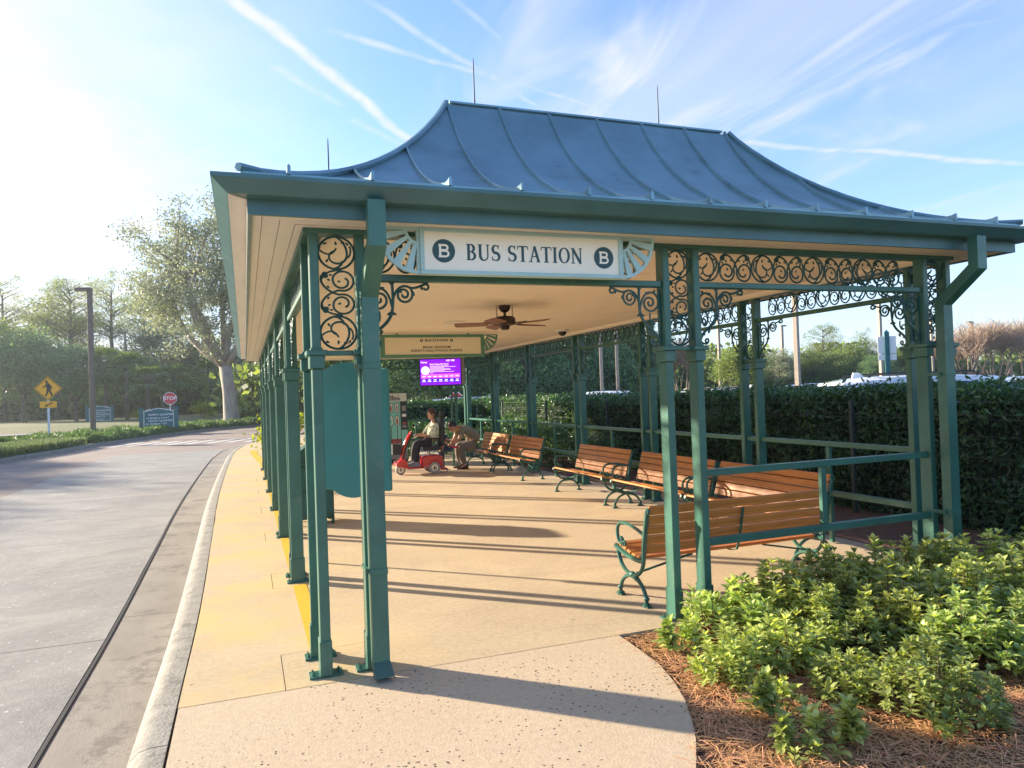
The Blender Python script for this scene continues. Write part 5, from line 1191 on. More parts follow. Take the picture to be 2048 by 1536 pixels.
    for q in (-1, 1):
        MB().bbox(Ln/2-.16, q*hw*.68-.14, .62, Ln/2-.02, q*hw*.68+.14, .76, .02).build('headlight', M['lamp_disc'], c); MB().bbox(-Ln/2+.0, q*hw*.80-.08, .72, -Ln/2+.10, q*hw*.80+.08, .98, .02).build('tail_light', M['taillight'], c)
        MB().bbox(.75, q*(hw+.10)-.09, belt-.02, .90, q*(hw+.10)+.09, belt+.12, .02).build('mirror', M[paint], c)
    if kind in ('suv', 'minivan'):
        for q in (-1, 1): MB().tube([(-1.7, q*hw*.60, Hh-.02), (-1.6, q*hw*.60, Hh+.045), (.2, q*hw*.60, Hh+.045), (.3, q*hw*.60, Hh-.02)], .018, 5).build('roof_rail', M['black_plastic'], c)
        MB().prism([(-1.75, Hh-.03), (-1.50, Hh-.01), (-1.62, Hh+.09), (-1.72, Hh+.09)], -.02, .02).build('antenna_fin', M[paint], c)
    return c
Zp = -.05
make_car('minivan', 'car_white', 'large white minivan close behind the hedge at the right corner post', (12.6, 10.2, Zp+.05), R(-22))
make_car('suv', 'car_black', 'black-roofed car behind the hedge in the right bay of the shelter', (15.2, 15.6, Zp-.10), R(-60))
make_car('suv', 'car_silver', 'silver car behind the black-roofed car', (19.6, 18.6, Zp-.08), R(-35))
make_car('pickup', 'car_white', 'white pickup behind the hedge below the pair of lamp posts', (10.6, 20.2, Zp-.16), R(70))
make_car('suv', 'car_white', 'white car right of the pickup behind the hedge', (13.2, 18.9, Zp-.05), R(110))
make_car('minivan', 'car_silver', 'grey car behind the far hedge under the information screen', (7.6, 28.0, Zp-.12), R(165))
s2_ = thing('stop_sign', 'red stop sign showing just above the hedge behind the information screen pole', 'sign', (9.45, 33.4, .06), R(-14))
MB().bbox(-.04, -.03, 0, .04, .03, 1.75, .004).build('sign_post', M['post_white'], s2_)
MB().prism(oc(.41, 1.38), -.042, -.035).build('border', M['sign_white'], s2_); MB().prism(oc(.375, 1.38), -.045, -.0425).build('octagon_plate', M['sign_red'], s2_)
text('STOP', .31, (0, -.047, 1.38), (R(90), 0, 0), M['sign_white'], 'lettering', s2_, sx=.95)
make_car('sedan', 'car_silver', 'pale sedan low behind the hedge, left of the second right column pair', (13.8, 16.9, Zp+.08), R(75))
make_car('suv', 'car_white', 'distant white car right of the corner downspout', (33, 25.2, Zp), R(10))
make_car('suv', 'car_silver', 'distant silver car at the right edge of the picture', (38, 26.0, Zp), R(15))
make_car('suv', 'car_blue', 'distant car between the black-roofed car and the teal sign post', (30.5, 33, Zp), R(20))
# ================================================================== VEGETATION
def leaf_quads(C, size, rg, fold=0., aspect=.5, up_bias=0.):
    """random quads at centres C (n,3)"""
    n = len(C); a = rg.normal(size=(n, 3)); a /= np.linalg.norm(a, axis=1, keepdims=True); b = rg.normal(size=(n, 3)); b[:, 2] += up_bias
    b -= a*(a*b).sum(1, keepdims=True); b /= np.linalg.norm(b, axis=1, keepdims=True)+1e-9
    s = (size*rg.uniform(.6, 1.4, n))[:, None]; u = a*s*.5; v = b*s*.5*aspect
    V = np.stack([C-u, C+v, C+u, C-v], 1).reshape(-1, 3); F = np.arange(n*4).reshape(-1, 4); return V, F
def limb(mb, p, q, r0, r1, rg, bend=.12, n=6):
    p, q = Vector(p), Vector(q); d = (q-p).length; off = Vector(rg.normal(size=3))*d*bend; off.z = abs(off.z)*.6
    mb.tube([p.lerp(q, t)+off*(t*(1-t)*4*.5) for t in [i/n for i in range(n+1)]], [r0+(r1-r0)*(i/n)**.8 for i in range(n+1)], 6, caps=True)
def tree_meshes(seed, h, th, rx, rz, cz, ncl, npl, leaf, lmat, bmat, tr, clr=(.7, 1.2), shell=.55, lean=(0, 0), spl=None, asp=.5):
    """trunk + limbs mesh, crown mesh of leaf clumps; th = height of first fork"""
    rg = np.random.default_rng(seed); P = []
    while len(P) < ncl:
        v = rg.normal(size=3); v /= np.linalg.norm(v); r_ = shell+(1-shell)*rg.random()**.7
        p = np.array([v[0]*rx*r_, v[1]*rx*r_, v[2]*rz*r_])
        if v[2] < -.55 and rg.random() < .6: continue
        p[:2] *= 1+.22*math.sin(3*math.atan2(v[1], v[0])+seed); P.append(p+np.array([lean[0], lean[1], cz]))
    P = np.array(P); C = []
    for p in P:
        r_ = rg.uniform(*clr); k = rg.poisson(npl*(r_/np.mean(clr))**2); q = rg.normal(size=(k, 3))*np.array([r_, r_, r_*.62])*.62; C.append(p+q)
    V, F = leaf_quads(np.concatenate(C), leaf, rg, aspect=asp); crown = fast_mesh('crown', V, F, lmat)
    mb = MB(); fk = Vector((lean[0]*.3, lean[1]*.3, th)); mb.tube([(0, 0, -.3), (0, 0, .12), (lean[0]*.1, lean[1]*.1, th*.5), tuple(fk)], [tr*1.5, tr*1.15, tr*.92, tr*.85], 10)
    nl = spl or 5; mains = []
    for i in range(nl):
        a = 2*math.pi*i/nl+rg.uniform(-.4, .4); q = Vector((lean[0]+math.cos(a)*rx*.42, lean[1]+math.sin(a)*rx*.42, cz-rz*.15+rg.uniform(-.2, .4)*rz)); limb(mb, fk-Vector((0, 0, .2)), q, tr*.55, tr*.26, rg, .18, 7); mains.append(q)
    for p in P[::max(1, len(P)//70)]:
        p = Vector(p); q = min(mains, key=lambda m_: (m_-p).length); limb(mb, q, p, tr*.20, tr*.035, rg, .15, 4)
    return crown, mb.mesh('trunk', bmat, smooth='all')
def place_tree(name, ms, label, loc, rz=0, s=1., sz=None, cat='tree', group=None, anames=('crown', 'trunk')):
    o = thing(name, label, cat, loc, rz, group); o.scale = (s, s, sz or s)
    link(anames[0], ms[0], o); link(anames[1], ms[1], o); return o
# ---- the big live oak left of the shelter
OK1 = tree_meshes(3, 17.5, 4.2, 6.0, 6.7, 10.3, 185, 270, .19, M['leaf_oak'], M['bark'], .52, (.55, 1.25), .32, (-1.3, 0), 6)
place_tree('oak_tree', OK1, 'large grey-green live oak with thick forked trunk left of the shelter', (-.95, 59, .35), R(20))
B1 = tree_meshes(11, 9, 2.2, 3.6, 3.4, 5.2, 90, 120, .24, M['leaf_tree'], M['bark_dark'], .20, (.7, 1.2), .5)
B2 = tree_meshes(12, 10, 2.6, 4.2, 3.6, 5.6, 110, 115, .26, M['leaf_dark'], M['bark_dark'], .22, (.7, 1.3), .45)
B3 = tree_meshes(13, 12, 4.0, 3.8, 4.4, 7.4, 100, 120, .25, M['leaf_oak'], M['bark_dark'], .22, (.7, 1.2), .5)
B4 = tree_meshes(16, 6, .8, 3.4, 2.6, 2.6, 110, 130, .20, M['leaf_dark'], M['bark_dark'], .14, (.6, 1.0), .4)
# pines: tall bare trunk, flat open crown of needle tufts
def pine_meshes(seed, h, cr, nt_):
    rg = np.random.default_rng(seed); mb = MB(); mb.tube([(0, 0, -.3), (.1, 0, h*.3), (-.05, .1, h*.6), (0, 0, h*.9)], [.26, .22, .17, .08], 8); C = []
    for i in range(nt_):
        a = rg.uniform(0, 2*math.pi); z = h*rg.uniform(.58, 1.0); rr = cr*(1.05-.55*abs((z/h-.80)/.22))*rg.uniform(.35, 1.); p = Vector((math.cos(a)*rr, math.sin(a)*rr, z+rr*.16))
        limb(mb, (0, 0, z-rr*.35), p, .055, .02, rg, .12, 4)
        for k in range(3):
            q = p+Vector(rg.normal(size=3))*.5; C.append(np.array(q)+rg.normal(size=(42, 3))*np.array([.42, .42, .22]))
    V, F = leaf_quads(np.concatenate(C), .32, rg, aspect=.16, up_bias=.6); return fast_mesh('crown', V, F, M['leaf_pine']), mb.mesh('trunk', M['bark_dark'], smooth='all')
PN1, PN2 = pine_meshes(21, 15, 4.6, 60), pine_meshes(22, 16, 3.6, 46)
# palms
def palm_meshes(seed, h, nf, fl):
    rg = np.random.default_rng(seed); mb = MB(); mb.tube([(0, 0, -.2), (.05, 0, h*.5), (0, .05, h)], [.20, .16, .17], 8); Vs = []; Fs = []; b = 0
    for i in range(nf):
        a = 2.4*i+rg.uniform(-.2, .2); el = rg.uniform(-.5, 1.15); dirv = Vector((math.cos(a)*math.cos(el), math.sin(a)*math.cos(el), math.sin(el))); base = Vector((0, 0, h)); hub = base+dirv*fl*.55; mb.tube([base, base.lerp(hub, .5)+Vector((0, 0, .05)), hub], .018, 4)
        sdv = dirv.cross(Vector((0, 0, 1))).normalized(); upv = sdv.cross(dirv)
        for k in range(15):
            t = -1.25+2.5*k/14; d2 = (dirv*math.cos(t)+sdv*math.sin(t)).normalized(); tip = hub+d2*fl*.62-Vector((0, 0, .22*fl*rg.uniform(.4, 1.5))); mid = hub+d2*fl*.36-upv*.02; w_ = d2.cross(upv).normalized()*.05
            Vs += [tuple(hub), tuple(mid+w_), tuple(tip), tuple(mid-w_)]; Fs.append((b, b+1, b+2, b+3)); b += 4
    return fast_mesh('fronds', Vs, Fs, M['leaf_palm']), mb.mesh('trunk', M['bark_dark'], smooth='all')
PL1, PL2 = palm_meshes(31, 4.6, 30, 2.1), palm_meshes(32, 3.2, 28, 1.9)
# bare, fan-shaped winter trees (many fine upright twigs)
def bare_meshes(seed, h, spread, ns):
    rg = np.random.default_rng(seed); mb = MB(); tips = []
    for i in range(ns):
        a = rg.uniform(0, 2*math.pi); b0 = Vector((math.cos(a)*.35, math.sin(a)*.35, 0)); q = Vector((math.cos(a)*spread*rg.uniform(.2, .62), math.sin(a)*spread*rg.uniform(.2, .62), h*rg.uniform(.42, .58))); limb(mb, b0-Vector((0, 0, .3)), q, .10, .05, rg, .06, 5)
        for k in range(5):
            q2 = q+Vector((rg.normal()*.2*spread, rg.normal()*.2*spread, h*rg.uniform(.12, .3))); limb(mb, q, q2, .045, .018, rg, .1, 3); tips.append(q2); tips.append(q.lerp(q2, .6))
    T = np.array([tuple(t) for t in tips]); n = len(T)*34; c = np.repeat(T, 34, 0); g = rg.normal(size=(n, 3)); g[:, 2] = np.abs(g[:, 2])*1.1+.25; g[:, :2] += c[:, :2]*.12; g /= np.linalg.norm(g, axis=1, keepdims=True)
    l = rg.uniform(.5, 1.5, n)[:, None]*h*.12; st = c+rg.normal(size=(n, 3))*.25; sd = np.cross(g, rg.normal(size=(n, 3))); sd /= np.linalg.norm(sd, axis=1, keepdims=True); w_ = .016
    V = np.stack([st-sd*w_, st+sd*w_, st+g*l+sd*w_*.4, st+g*l-sd*w_*.4], 1).reshape(-1, 3)
    return fast_mesh('twigs', V, np.arange(n*4).reshape(-1, 4), M['twig_tan']), mb.mesh('trunk', M['twig_tan'], smooth='all')
BR1, BR2 = bare_meshes(41, 9, 4.6, 11), bare_meshes(42, 8, 3.8, 9)
Tg = 'trees beyond the road on the left'
LT = [('pine_tree', PN1, (-17.8, 92, .3), 1.0, 'broad pine with open branching crown behind the crossing sign'), ('pine_tree', PN2, (-14.2, 95, .3), 1.02, 'tall pine whose crown stands behind the brown lamp head'), ('pine_tree', PN2, (-25.2, 96, .3), 1.0, 'pine at the left edge of the picture'), ('pine_tree', PN1, (-11.5, 100, .3), .95, 'pine between the lamp post and the oak'),
      ('broadleaf_tree', B2, (-20.5, 84, .3), 1.0, 'dark bushy tree behind the left edge of the far road'), ('broadleaf_tree', B2, (-15.6, 82, .3), .82, 'dark bush-like tree directly behind the crossing sign'), ('broadleaf_tree', B1, (-26, 90, .3), 1.35, 'pale green tree leftmost in the wood'), ('broadleaf_tree', B3, (-9.2, 96, .3), 1.05, 'grey-green tree behind the palms'), ('broadleaf_tree', B1, (-4.5, 98, .3), 1.1, 'tree behind the oak trunk on its left'), ('broadleaf_tree', B3, (1.5, 92, .3), 1.0, 'tree behind the oak trunk on its right'), ('broadleaf_tree', B1, (6, 86, .3), .9, 'tree seen between the left columns'), ('broadleaf_tree', B2, (-12.2, 90, .3), .8, 'dark tree behind the second direction sign'),
      ('broadleaf_tree', B1, (-2.0, 84, .3), .62, 'small tree behind the stop sign'), ('broadleaf_tree', B3, (-21, 100, .3), 1.25, 'tall grey-green tree behind the dark bushy one')]
LT += [('broadleaf_tree', B2, (-20.5, 34.5, -.2), .76, 'tree left of the picture whose shade falls across the bus road'), ('broadleaf_tree', B1, (-21.5, 40, -.2), .8, 'tree left of the picture at the end of the island'), ('broadleaf_tree', B2, (-20.5, 28.5, -.2), .74, 'dense tree left of the picture beside the bus road')]
for i, (nm, ms, lc, s, lab) in enumerate(LT): place_tree(nm, ms, lab, lc, 1.3*i, s, group=Tg)
for i, (lc, ms, s, lab) in enumerate([((-10.6, 78, .3), PL1, 1.05, 'cabbage palm just right of the brown lamp post'), ((-8.3, 74, .3), PL2, 1.1, 'bright fan palm above the teal direction sign'), ((-12.6, 80, .3), PL1, 1.15, 'tall cabbage palm left of the brown lamp post'), ((-6.4, 77, .3), PL1, .85, 'palm left of the stop sign'), ((-3.2, 80, .3), PL1, .95, 'palm between the stop sign and the oak trunk')]): place_tree('palm_tree', ms, lab, lc, i*1.1, s, cat='palm', group='palms beyond the road', anames=('fronds', 'trunk'))
YB1 = tree_meshes(51, 1.6, .2, .9, .7, .7, 26, 60, .15, M['leaf_yellow'], M['bark_dark'], .04, (.22, .4), .4)
for i, (lc, s, lab) in enumerate([((-3.4, 70, .45), 1.0, 'yellow-green shrub right of the stop sign'), ((-8.9, 73, .4), .7, 'yellow-green shrub between the two direction signs'), ((.6, 70, .45), .7, 'yellow-green shrub right of the oak trunk')]): place_tree('shrub', YB1, lab, lc, i, s, cat='shrub', anames=('foliage', 'stems'))
place_tree('shrub', YB1, 'bright green shrub seen between the first two left columns', (1.25, 26.5, 0), 2., 1.0, cat='shrub', anames=('foliage', 'stems'))
# ---- trees beyond the parking lot and behind the shelter
Rg = 'trees beyond the parking lot'
RT = [('broadleaf_tree', B1, (13.5, 46, -.2), .85, 'evergreen tree behind the third right column'), ('broadleaf_tree', B2, (19, 47, -.2), .9, 'dark evergreen tree behind the pair of lamp posts'), ('broadleaf_tree', B4, (9.5, 42, -.2), 1.0, 'low dark thicket behind the information screen'), ('broadleaf_tree', B3, (10.5, 52, -.2), .85, 'grey-green tree left of the information screen pole'), ('broadleaf_tree', B3, (16.2, 54, -.2), .92, 'grey-green tree above the white pickup'), ('broadleaf_tree', B4, (15.8, 40, -.2), .95, 'low thicket behind the fifth right column'), ('broadleaf_tree', B1, (25, 46, -.2), .8, 'evergreen behind the middle front posts'), ('broadleaf_tree', B3, (29, 52, -.2), .72, 'pale tree between the middle front posts and the right columns'),
      ('broadleaf_tree', B1, (6.5, 50, -.2), .95, 'tree above the vending machine'), ('broadleaf_tree', B4, (22.5, 42, -.2), .95, 'low dark thicket above the second hedge'), ('broadleaf_tree', B1, (40, 52, -.2), .62, 'green tree just right of the second right column pair'),
      ('pine_tree', PN1, (71.3, 75, -.2), .60, 'bright green pine right of the nearest tan lamp post'), ('broadleaf_tree', B1, (65.8, 71.7, -.2), .70, 'green tree right of the nearest tan lamp post'), ('broadleaf_tree', B1, (72, 71.5, -.2), .76, 'green tree left of the tan lamp post'), ('broadleaf_tree', B1, (80.5, 71.6, -.2), .72, 'green tree behind the teal parking sign'), ('pine_tree', PN2, (78.1, 74.6, -.2), .53, 'feathery pine above the teal parking sign'), ('broadleaf_tree', B2, (69.6, 64.9, -.2), .52, 'darker tree below the feathery pine'), ('broadleaf_tree', B3, (58, 68, -.2), .5, 'grey-green tree left of the nearest tan lamp post'), ('broadleaf_tree', B1, (84, 70, -.2), .6, 'green tree left of the right corner post')]
RT += [('broadleaf_tree', B1, (60.5, 70.5, -.2), .62, 'round green tree left of the bright green pine'), ('broadleaf_tree', B1, (68.5, 70.0, -.2), .66, 'round green tree below the bright green pine'), ('broadleaf_tree', B3, (76, 71.0, -.2), .55, 'grey-green tree left of the teal parking sign')]
for i, (nm, ms, lc, s, lab) in enumerate(RT): place_tree(nm, ms, lab, lc, 1.7*i+.4, s, group=Rg)
for i, (lc, ms, s, lab) in enumerate([((84.2, 67, -.2), BR1, .90, 'bare tan winter tree just right of the corner downspout'), ((82.3, 63.5, -.2), BR2, 1.05, 'bare tan winter tree in the middle of the right group'), ((85.4, 62.3, -.2), BR1, 1.05, 'tallest bare winter tree near the right edge'), ((88.5, 61.2, -.2), BR2, 1.2, 'bare winter tree at the right edge of the picture'), ((65.5, 73.9, -.2), BR1, .60, 'bare pinkish tree beside the nearest tan lamp post'), ((33, 50, -.2), BR2, .8, 'bare pale tree left of the second right column pair'), ((12.8, 50, -.2), BR2, 1.0, 'bare pale tree above the far benches')]): place_tree('bare_tree', ms, lab, lc, i, s, group='bare winter trees', anames=('twigs', 'trunk'))
# wood that closes the view behind the named trees (reads as one mass)
rg = np.random.default_rng(77); C = []
for x0, y0, x1, y1, h, n in ((-75, 104, 14, 106, 9, 36000), (-75, 106, 14, 108, 4, 30000), (8, 60, 64, 84, 6.5, 24000), (56, 78, 150, 74, 6.4, 34000), (0, 70, 12, 64, 5, 8000)):
    t = rg.random(n); hh = h*(.75+.25*np.sin(t*37)+.12*np.sin(t*91+2)); z = hh*rg.random(n)**.8; C.append(np.stack([x0+(x1-x0)*t+rg.normal(size=n)*1.2, y0+(y1-y0)*t+rg.normal(size=n)*1.8, z], 1))
V, F = leaf_quads(np.concatenate(C), .75, rg, aspect=.6); tag(link('background_wood', fast_mesh('background_wood', V, F, M['leaf_tree'])), 'dense green wood behind the separate trees', 'wood', kind='stuff')
# ---- clipped hedges: dark core + leaf skin
def hedge(label, x0, y0, x1, y1, z0, z1, nl, leaf=.05, core=.16, faces=None, group=None):
    o = thing('hedge', label, 'hedge', ((x0+x1)/2, (y0+y1)/2, z0), 0, group); hx, hy, hz_ = (x1-x0)/2, (y1-y0)/2, z1-z0; rg = np.random.default_rng(int(abs(x0*7+y0*3))+1)
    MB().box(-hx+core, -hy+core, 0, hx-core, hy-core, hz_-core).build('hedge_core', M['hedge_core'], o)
    A = {'l': 2*hy*hz_, 'r': 2*hy*hz_, 'f': 2*hx*hz_, 'b': 2*hx*hz_, 't': 4*hx*hy}; fc = faces or 'lrfbt'; tot = sum(A[k] for k in fc); C = []
    for k in fc:
        n = int(nl*A[k]/tot); u, v, d = rg.random(n), rg.random(n), np.abs(rg.normal(size=n))*core*.75
        Lh = 2*(hy if k in 'lr' else max(hx, hy)); w1 = np.sin(u*Lh*2.1+v*5)+np.sin(v*Lh*1.7+u*3); bump_ = .045*w1+.05*np.sin(u*Lh*5.3)*np.sin(v*6.1)+.05*rg.normal(size=n)*(rg.random(n) < .35)
        if k in 'lr': s_ = -1 if k == 'l' else 1; C.append(np.stack([s_*(hx-d+bump_), (2*u-1)*hy, v*hz_*1.0], 1))
        elif k in 'fb': s_ = -1 if k == 'f' else 1; C.append(np.stack([(2*u-1)*hx, s_*(hy-d+bump_), v*hz_], 1))
        else: C.append(np.stack([(2*u-1)*hx, (2*v-1)*hy, hz_-d*.6+bump_*.9+(rg.random(n) < .07)*rg.random(n)*.13], 1))
    V, F = leaf_quads(np.concatenate(C), leaf, rg, aspect=.36, up_bias=.5); lv = link('foliage', fast_mesh('foliage', V, F, M['leaf_hedge']), o); lv['kind'] = 'stuff'; return o
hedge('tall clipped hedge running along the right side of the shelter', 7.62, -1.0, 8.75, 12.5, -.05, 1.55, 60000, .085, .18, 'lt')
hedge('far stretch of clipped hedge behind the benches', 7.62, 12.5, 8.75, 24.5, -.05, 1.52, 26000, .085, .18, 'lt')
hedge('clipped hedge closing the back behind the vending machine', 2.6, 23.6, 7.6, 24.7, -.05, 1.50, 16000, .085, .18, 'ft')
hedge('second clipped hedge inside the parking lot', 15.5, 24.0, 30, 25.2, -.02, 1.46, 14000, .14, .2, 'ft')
# loose low shrubs in front of the fence at the far end
LS = tree_meshes(61, .9, .1, .55, .45, .42, 24, 70, .07, M['leaf_hedge'], M['stem'], .02, (.14, .26), .3)
for i, (x, y, s, lab) in enumerate([(6.75, 15.2, 1.2, 'low shrub in the mulch behind the fourth bench'), (6.7, 17.0, 1.3, 'low shrub in the mulch behind the last bench'), (6.6, 18.9, 1.3, 'low shrub at the far right corner column'), (5.4, 20.3, 1.2, 'low sunlit shrub behind the back railing on the right'), (4.3, 20.4, 1.25, 'low sunlit shrub behind the back railing on the left'), (7.0, 13.3, 1.0, 'small shrub by the wire fence between the benches')]): place_tree('shrub', LS, lab, (x, y, -.03), i*1.3, s, cat='shrub', group='low shrubs behind the benches', anames=('foliage', 'stems'))
# ---- wire fence in front of the hedge
wf = thing('wire_fence', 'dark wire fence on thin posts in front of the hedge', 'fence', (7.46, 0, 0))
FY = [.55, 3.98, 7.40, 10.8, 14.25, 17.7, 21.15]
for y in FY: MB().bbox(-.025, y-.025, -.03, .025, y+.025, 1.44, .003).build('fence_post', M['fence_post'], wf)
for i, z in enumerate((.12, .35, .58, .81, 1.04, 1.22, 1.27, 1.41)): MB().tube([(0, FY[0], z), (0, FY[-1], z)], .0035, 4).build('wire', M['wire'], wf)
mw = MB()
for k in range(int((FY[-1]-FY[0])/.15)): mw.tube([(0, FY[0]+k*.15, .02), (0, FY[0]+k*.15, 1.40)], .0016, 3, caps=False)
mw = mw.build('wire_mesh', M['wire'], wf); mw['kind'] = 'stuff'
# ---- azalea shrubs in the planting bed: stems, whorls of folded leaves
def shrub_meshes(seed, rx, h, ns, nw=(2, 4)):
    rg = np.random.default_rng(seed); mb = MB(); LV = []; LF = []; b = 0
    def leaf(p, d, l, w_):
        nonlocal b
        d = d.normalized(); s_ = d.cross(Vector((0, 0, 1))); s_ = s_.normalized() if s_.length > .01 else Vector((1, 0, 0)); u = s_.cross(d); dn = -u*l*.10
        m1 = p+d*l*.38; m2 = p+d*l*.72-u*l*.03; t = p+d*l-u*l*.12; up = u*w_*.35
        LV.extend([tuple(p), tuple(m1+s_*w_*.85+up), tuple(m1), tuple(m1-s_*w_*.85+up), tuple(m2+s_*w_*.75+up*.8), tuple(m2), tuple(m2-s_*w_*.75+up*.8), tuple(t)])
        LF.extend([(b, b+1, b+2, b), (b, b+2, b+3, b), (b+1, b+4, b+5, b+2), (b+2, b+5, b+6, b+3), (b+4, b+7, b+5, b+4), (b+5, b+7, b+6, b+5)]); b += 8
    for i in range(ns):
        a = rg.uniform(0, 2*math.pi); rr = rx*math.sqrt(rg.random()); zt = h*(1-.55*(rr/rx)**2)*rg.uniform(.55, 1.08); tip = Vector((math.cos(a)*rr, math.sin(a)*rr, max(zt, .07))); root = Vector((math.cos(a)*rr*.25, math.sin(a)*rr*.25, 0))
        path = [root.lerp(tip, t)+Vector((math.cos(a), math.sin(a), 0))*(rr*.22*math.sin(math.pi*t)) for t in (0, .35, .7, 1)]; mb.tube(path, [.0045, .0038, .003, .0018], 4)
        dv = (path[3]-path[2]).normalized(); dv = (dv+Vector((0, 0, .7))).normalized(); n_w = rg.integers(*nw)+1
        for k in range(n_w):
            base = tip-dv*(.036*k*rg.uniform(.8, 1.3)); nl_ = rg.integers(5, 9); s1 = dv.orthogonal().normalized(); s2 = dv.cross(s1); a0 = rg.uniform(0, 6.28); el = (.95, .45, .2, .0, -.1)[min(k, 4)]
            for j in range(nl_):
                t = a0+2*math.pi*j/nl_+rg.uniform(-.2, .2); d = (s1*math.cos(t)+s2*math.sin(t))*math.cos(el)+dv*math.sin(el); l = rg.uniform(.042, .088)*(.75 if k == 0 else 1); leaf(base, d+Vector(rg.normal(size=3))*.16, l, l*rg.uniform(.23, .31))
    LVn = np.array(LV, np.float32); quads = []; 
    me = bpy.data.meshes.new('foliage'); tri = [f[:3] if f[3] == f[0] else f for f in LF]; me.from_pydata(LV, [], tri); me.materials.append(M['leaf_shrub']); me.polygons.foreach_set('use_smooth', [True]*len(me.polygons)); me.update()
    return me, mb.mesh('stems', M['stem'])
AZ = [shrub_meshes(101, .36, .44, 70), shrub_meshes(102, .30, .38, 50), shrub_meshes(103, .42, .48, 94), shrub_meshes(104, .16, .20, 12)]
SB = [((2.55, 4.05), 3, 1.0, 'small low azalea at the tip of the planting bed'), ((3.02, 4.12), 1, 1.15, 'azalea covering the foot of the second middle front post'), ((3.40, 4.12), 0, 1.05, 'azalea in front of the bench back, right of the middle posts'), ((3.86, 4.10), 2, 1.0, 'azalea below the middle of the front railing'), ((4.42, 4.16), 0, 1.1, 'azalea below the upright of the front railing'), ((4.95, 4.12), 2, 1.0, 'azalea below the right half of the front railing'), ((5.45, 4.08), 0, 1.05, 'azalea at the foot of the right downspout'), ((5.95, 3.98), 2, .95, 'azalea at the right edge below the hedge'),
      ((2.62, 3.56), 0, .70, 'leggy azalea nearest the curved path edge'), ((3.05, 3.58), 1, .9, 'azalea behind the leggy one, towards the railing'), ((2.50, 3.06), 3, 1.05, 'small yellowish azalea in the front of the bed'), ((2.60, 2.70), 3, 1.05, 'small azalea at the bottom of the picture'), ((3.05, 3.08), 1, .72, 'mid-size azalea in the centre of the bed'), ((3.24, 2.74), 2, .78, 'largest dark glossy azalea in the front right of the bed'), ((3.95, 3.12), 0, .95, 'azalea right of centre behind the largest one'), ((4.34, 3.05), 2, .9, 'azalea at the right edge of the picture'), ((2.29, 2.72), 3, .8, 'tiny azalea sprig beside the path at the bottom'), ((3.50, 3.66), 2, .78, 'azalea in the middle row below the railing'), ((3.95, 3.60), 0, 1.05, 'azalea in the middle row, second from the left'), ((4.50, 3.62), 2, .95, 'azalea in the middle row, third from the left'), ((5.05, 3.55), 0, 1.1, 'azalea in the middle row near the right edge')]
for i, ((x, y), k, s, lab) in enumerate(SB):
    o = place_tree('azalea_shrub', AZ[k], lab, (x, y, -.03), 1.9*i, s, cat='shrub', group='azaleas in the planting bed', anames=('foliage', 'stems'))
    o.children[0]['kind'] = 'stuff'
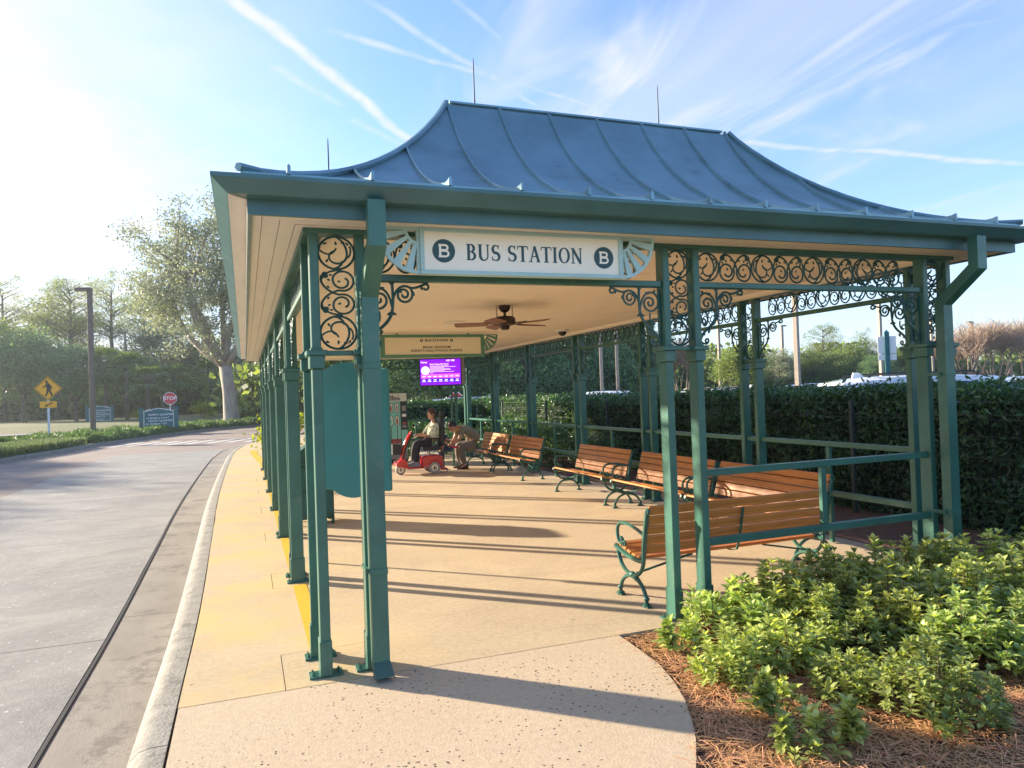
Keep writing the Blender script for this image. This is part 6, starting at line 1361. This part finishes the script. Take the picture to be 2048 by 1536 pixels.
# ---- juniper and liriope on the island
rg = np.random.default_rng(9); n = 60000; t = rg.random(n); s_ = rg.random(n)**.8
ipx = np.array([p.x for p in IP]); ipy = np.array([p.y for p in IP]); inx = np.array([p.x for p in IN]); iny = np.array([p.y for p in IN])
def on_island(n, i0, i1, d0, d1):
    f = i0+(i1-i0)*rg.random(n); i = f.astype(int); fr = f-i; px = ipx[i]*(1-fr)+ipx[i+1]*fr; py = ipy[i]*(1-fr)+ipy[i+1]*fr; d = d0+(d1-d0)*rg.random(n); return px+inx[i]*d, py+iny[i]*d, d
idx = lambda y: int(np.argmin(np.abs(ipy-y)))
x, y, d = on_island(70000, idx(38.8), idx(66), .15, 5.2); hgt = .42*np.clip(d/.5, .15, 1)*(.75+.25*np.sin(x*2.3+y*1.7)*np.sin(y*1.1-x))
C = np.stack([x, y, hgt*rg.uniform(.35, 1.15, len(x))], 1); V, F = leaf_quads(C, .34, rg, aspect=.16, up_bias=.8); tag(link('juniper_ground_cover', fast_mesh('juniper', V, F, M['juniper'])), 'low spreading juniper covering the island by the bus road', 'ground cover', kind='stuff')
x, y, d = on_island(26000, 1, idx(38.3), .2, 2.6); n = len(x); a = rg.uniform(0, 6.28, n); l = rg.uniform(.25, .48, n); wd = .008
p0 = np.stack([x, y, np.zeros(n)], 1); o1 = np.stack([np.cos(a)*l*.25, np.sin(a)*l*.25, l*.85], 1); o2 = np.stack([np.cos(a)*l*.75, np.sin(a)*l*.75, l*.80], 1); sd = np.stack([-np.sin(a)*wd, np.cos(a)*wd, np.zeros(n)], 1)
V = np.stack([p0-sd, p0+sd, p0+o1+sd, p0+o1-sd, p0+o2], 1).reshape(-1, 3); b = np.arange(n)*5; F = np.concatenate([np.stack([b, b+1, b+2, b+3], 1), np.stack([b+3, b+2, b+4, b+4], 1)])
me = bpy.data.meshes.new('liriope'); me.from_pydata(V.tolist(), [], [tuple(f) if f[2] != f[3] else tuple(f[:3]) for f in F.tolist()]); me.materials.append(M['liriope']); tag(link('border_grass', me), 'tufted border grass along the island kerb on the left', 'grass', kind='stuff')
# ---- thin haze volume, added for the veiling glare over the left trees
mb = MB().box(-430, -65, -1.4, 470, 630, 26)
hz_o = mb.build('added_haze', bpy.data.materials.new('glare_haze')); hm = hz_o.data.materials[0]; hm.use_nodes = True; hm.node_tree.nodes.clear()
vo = hm.node_tree.nodes.new('ShaderNodeVolumePrincipled'); vo.inputs['Color'].default_value = (.78, .90, 1, 1); vo.inputs['Density'].default_value = .0005; vo.inputs['Anisotropy'].default_value = .55
ho = hm.node_tree.nodes.new('ShaderNodeOutputMaterial'); hm.node_tree.links.new(vo.outputs[0], ho.inputs['Volume'])
tag(hz_o, 'thin haze added for the veiling glare on the left', 'added_haze', kind='stuff')
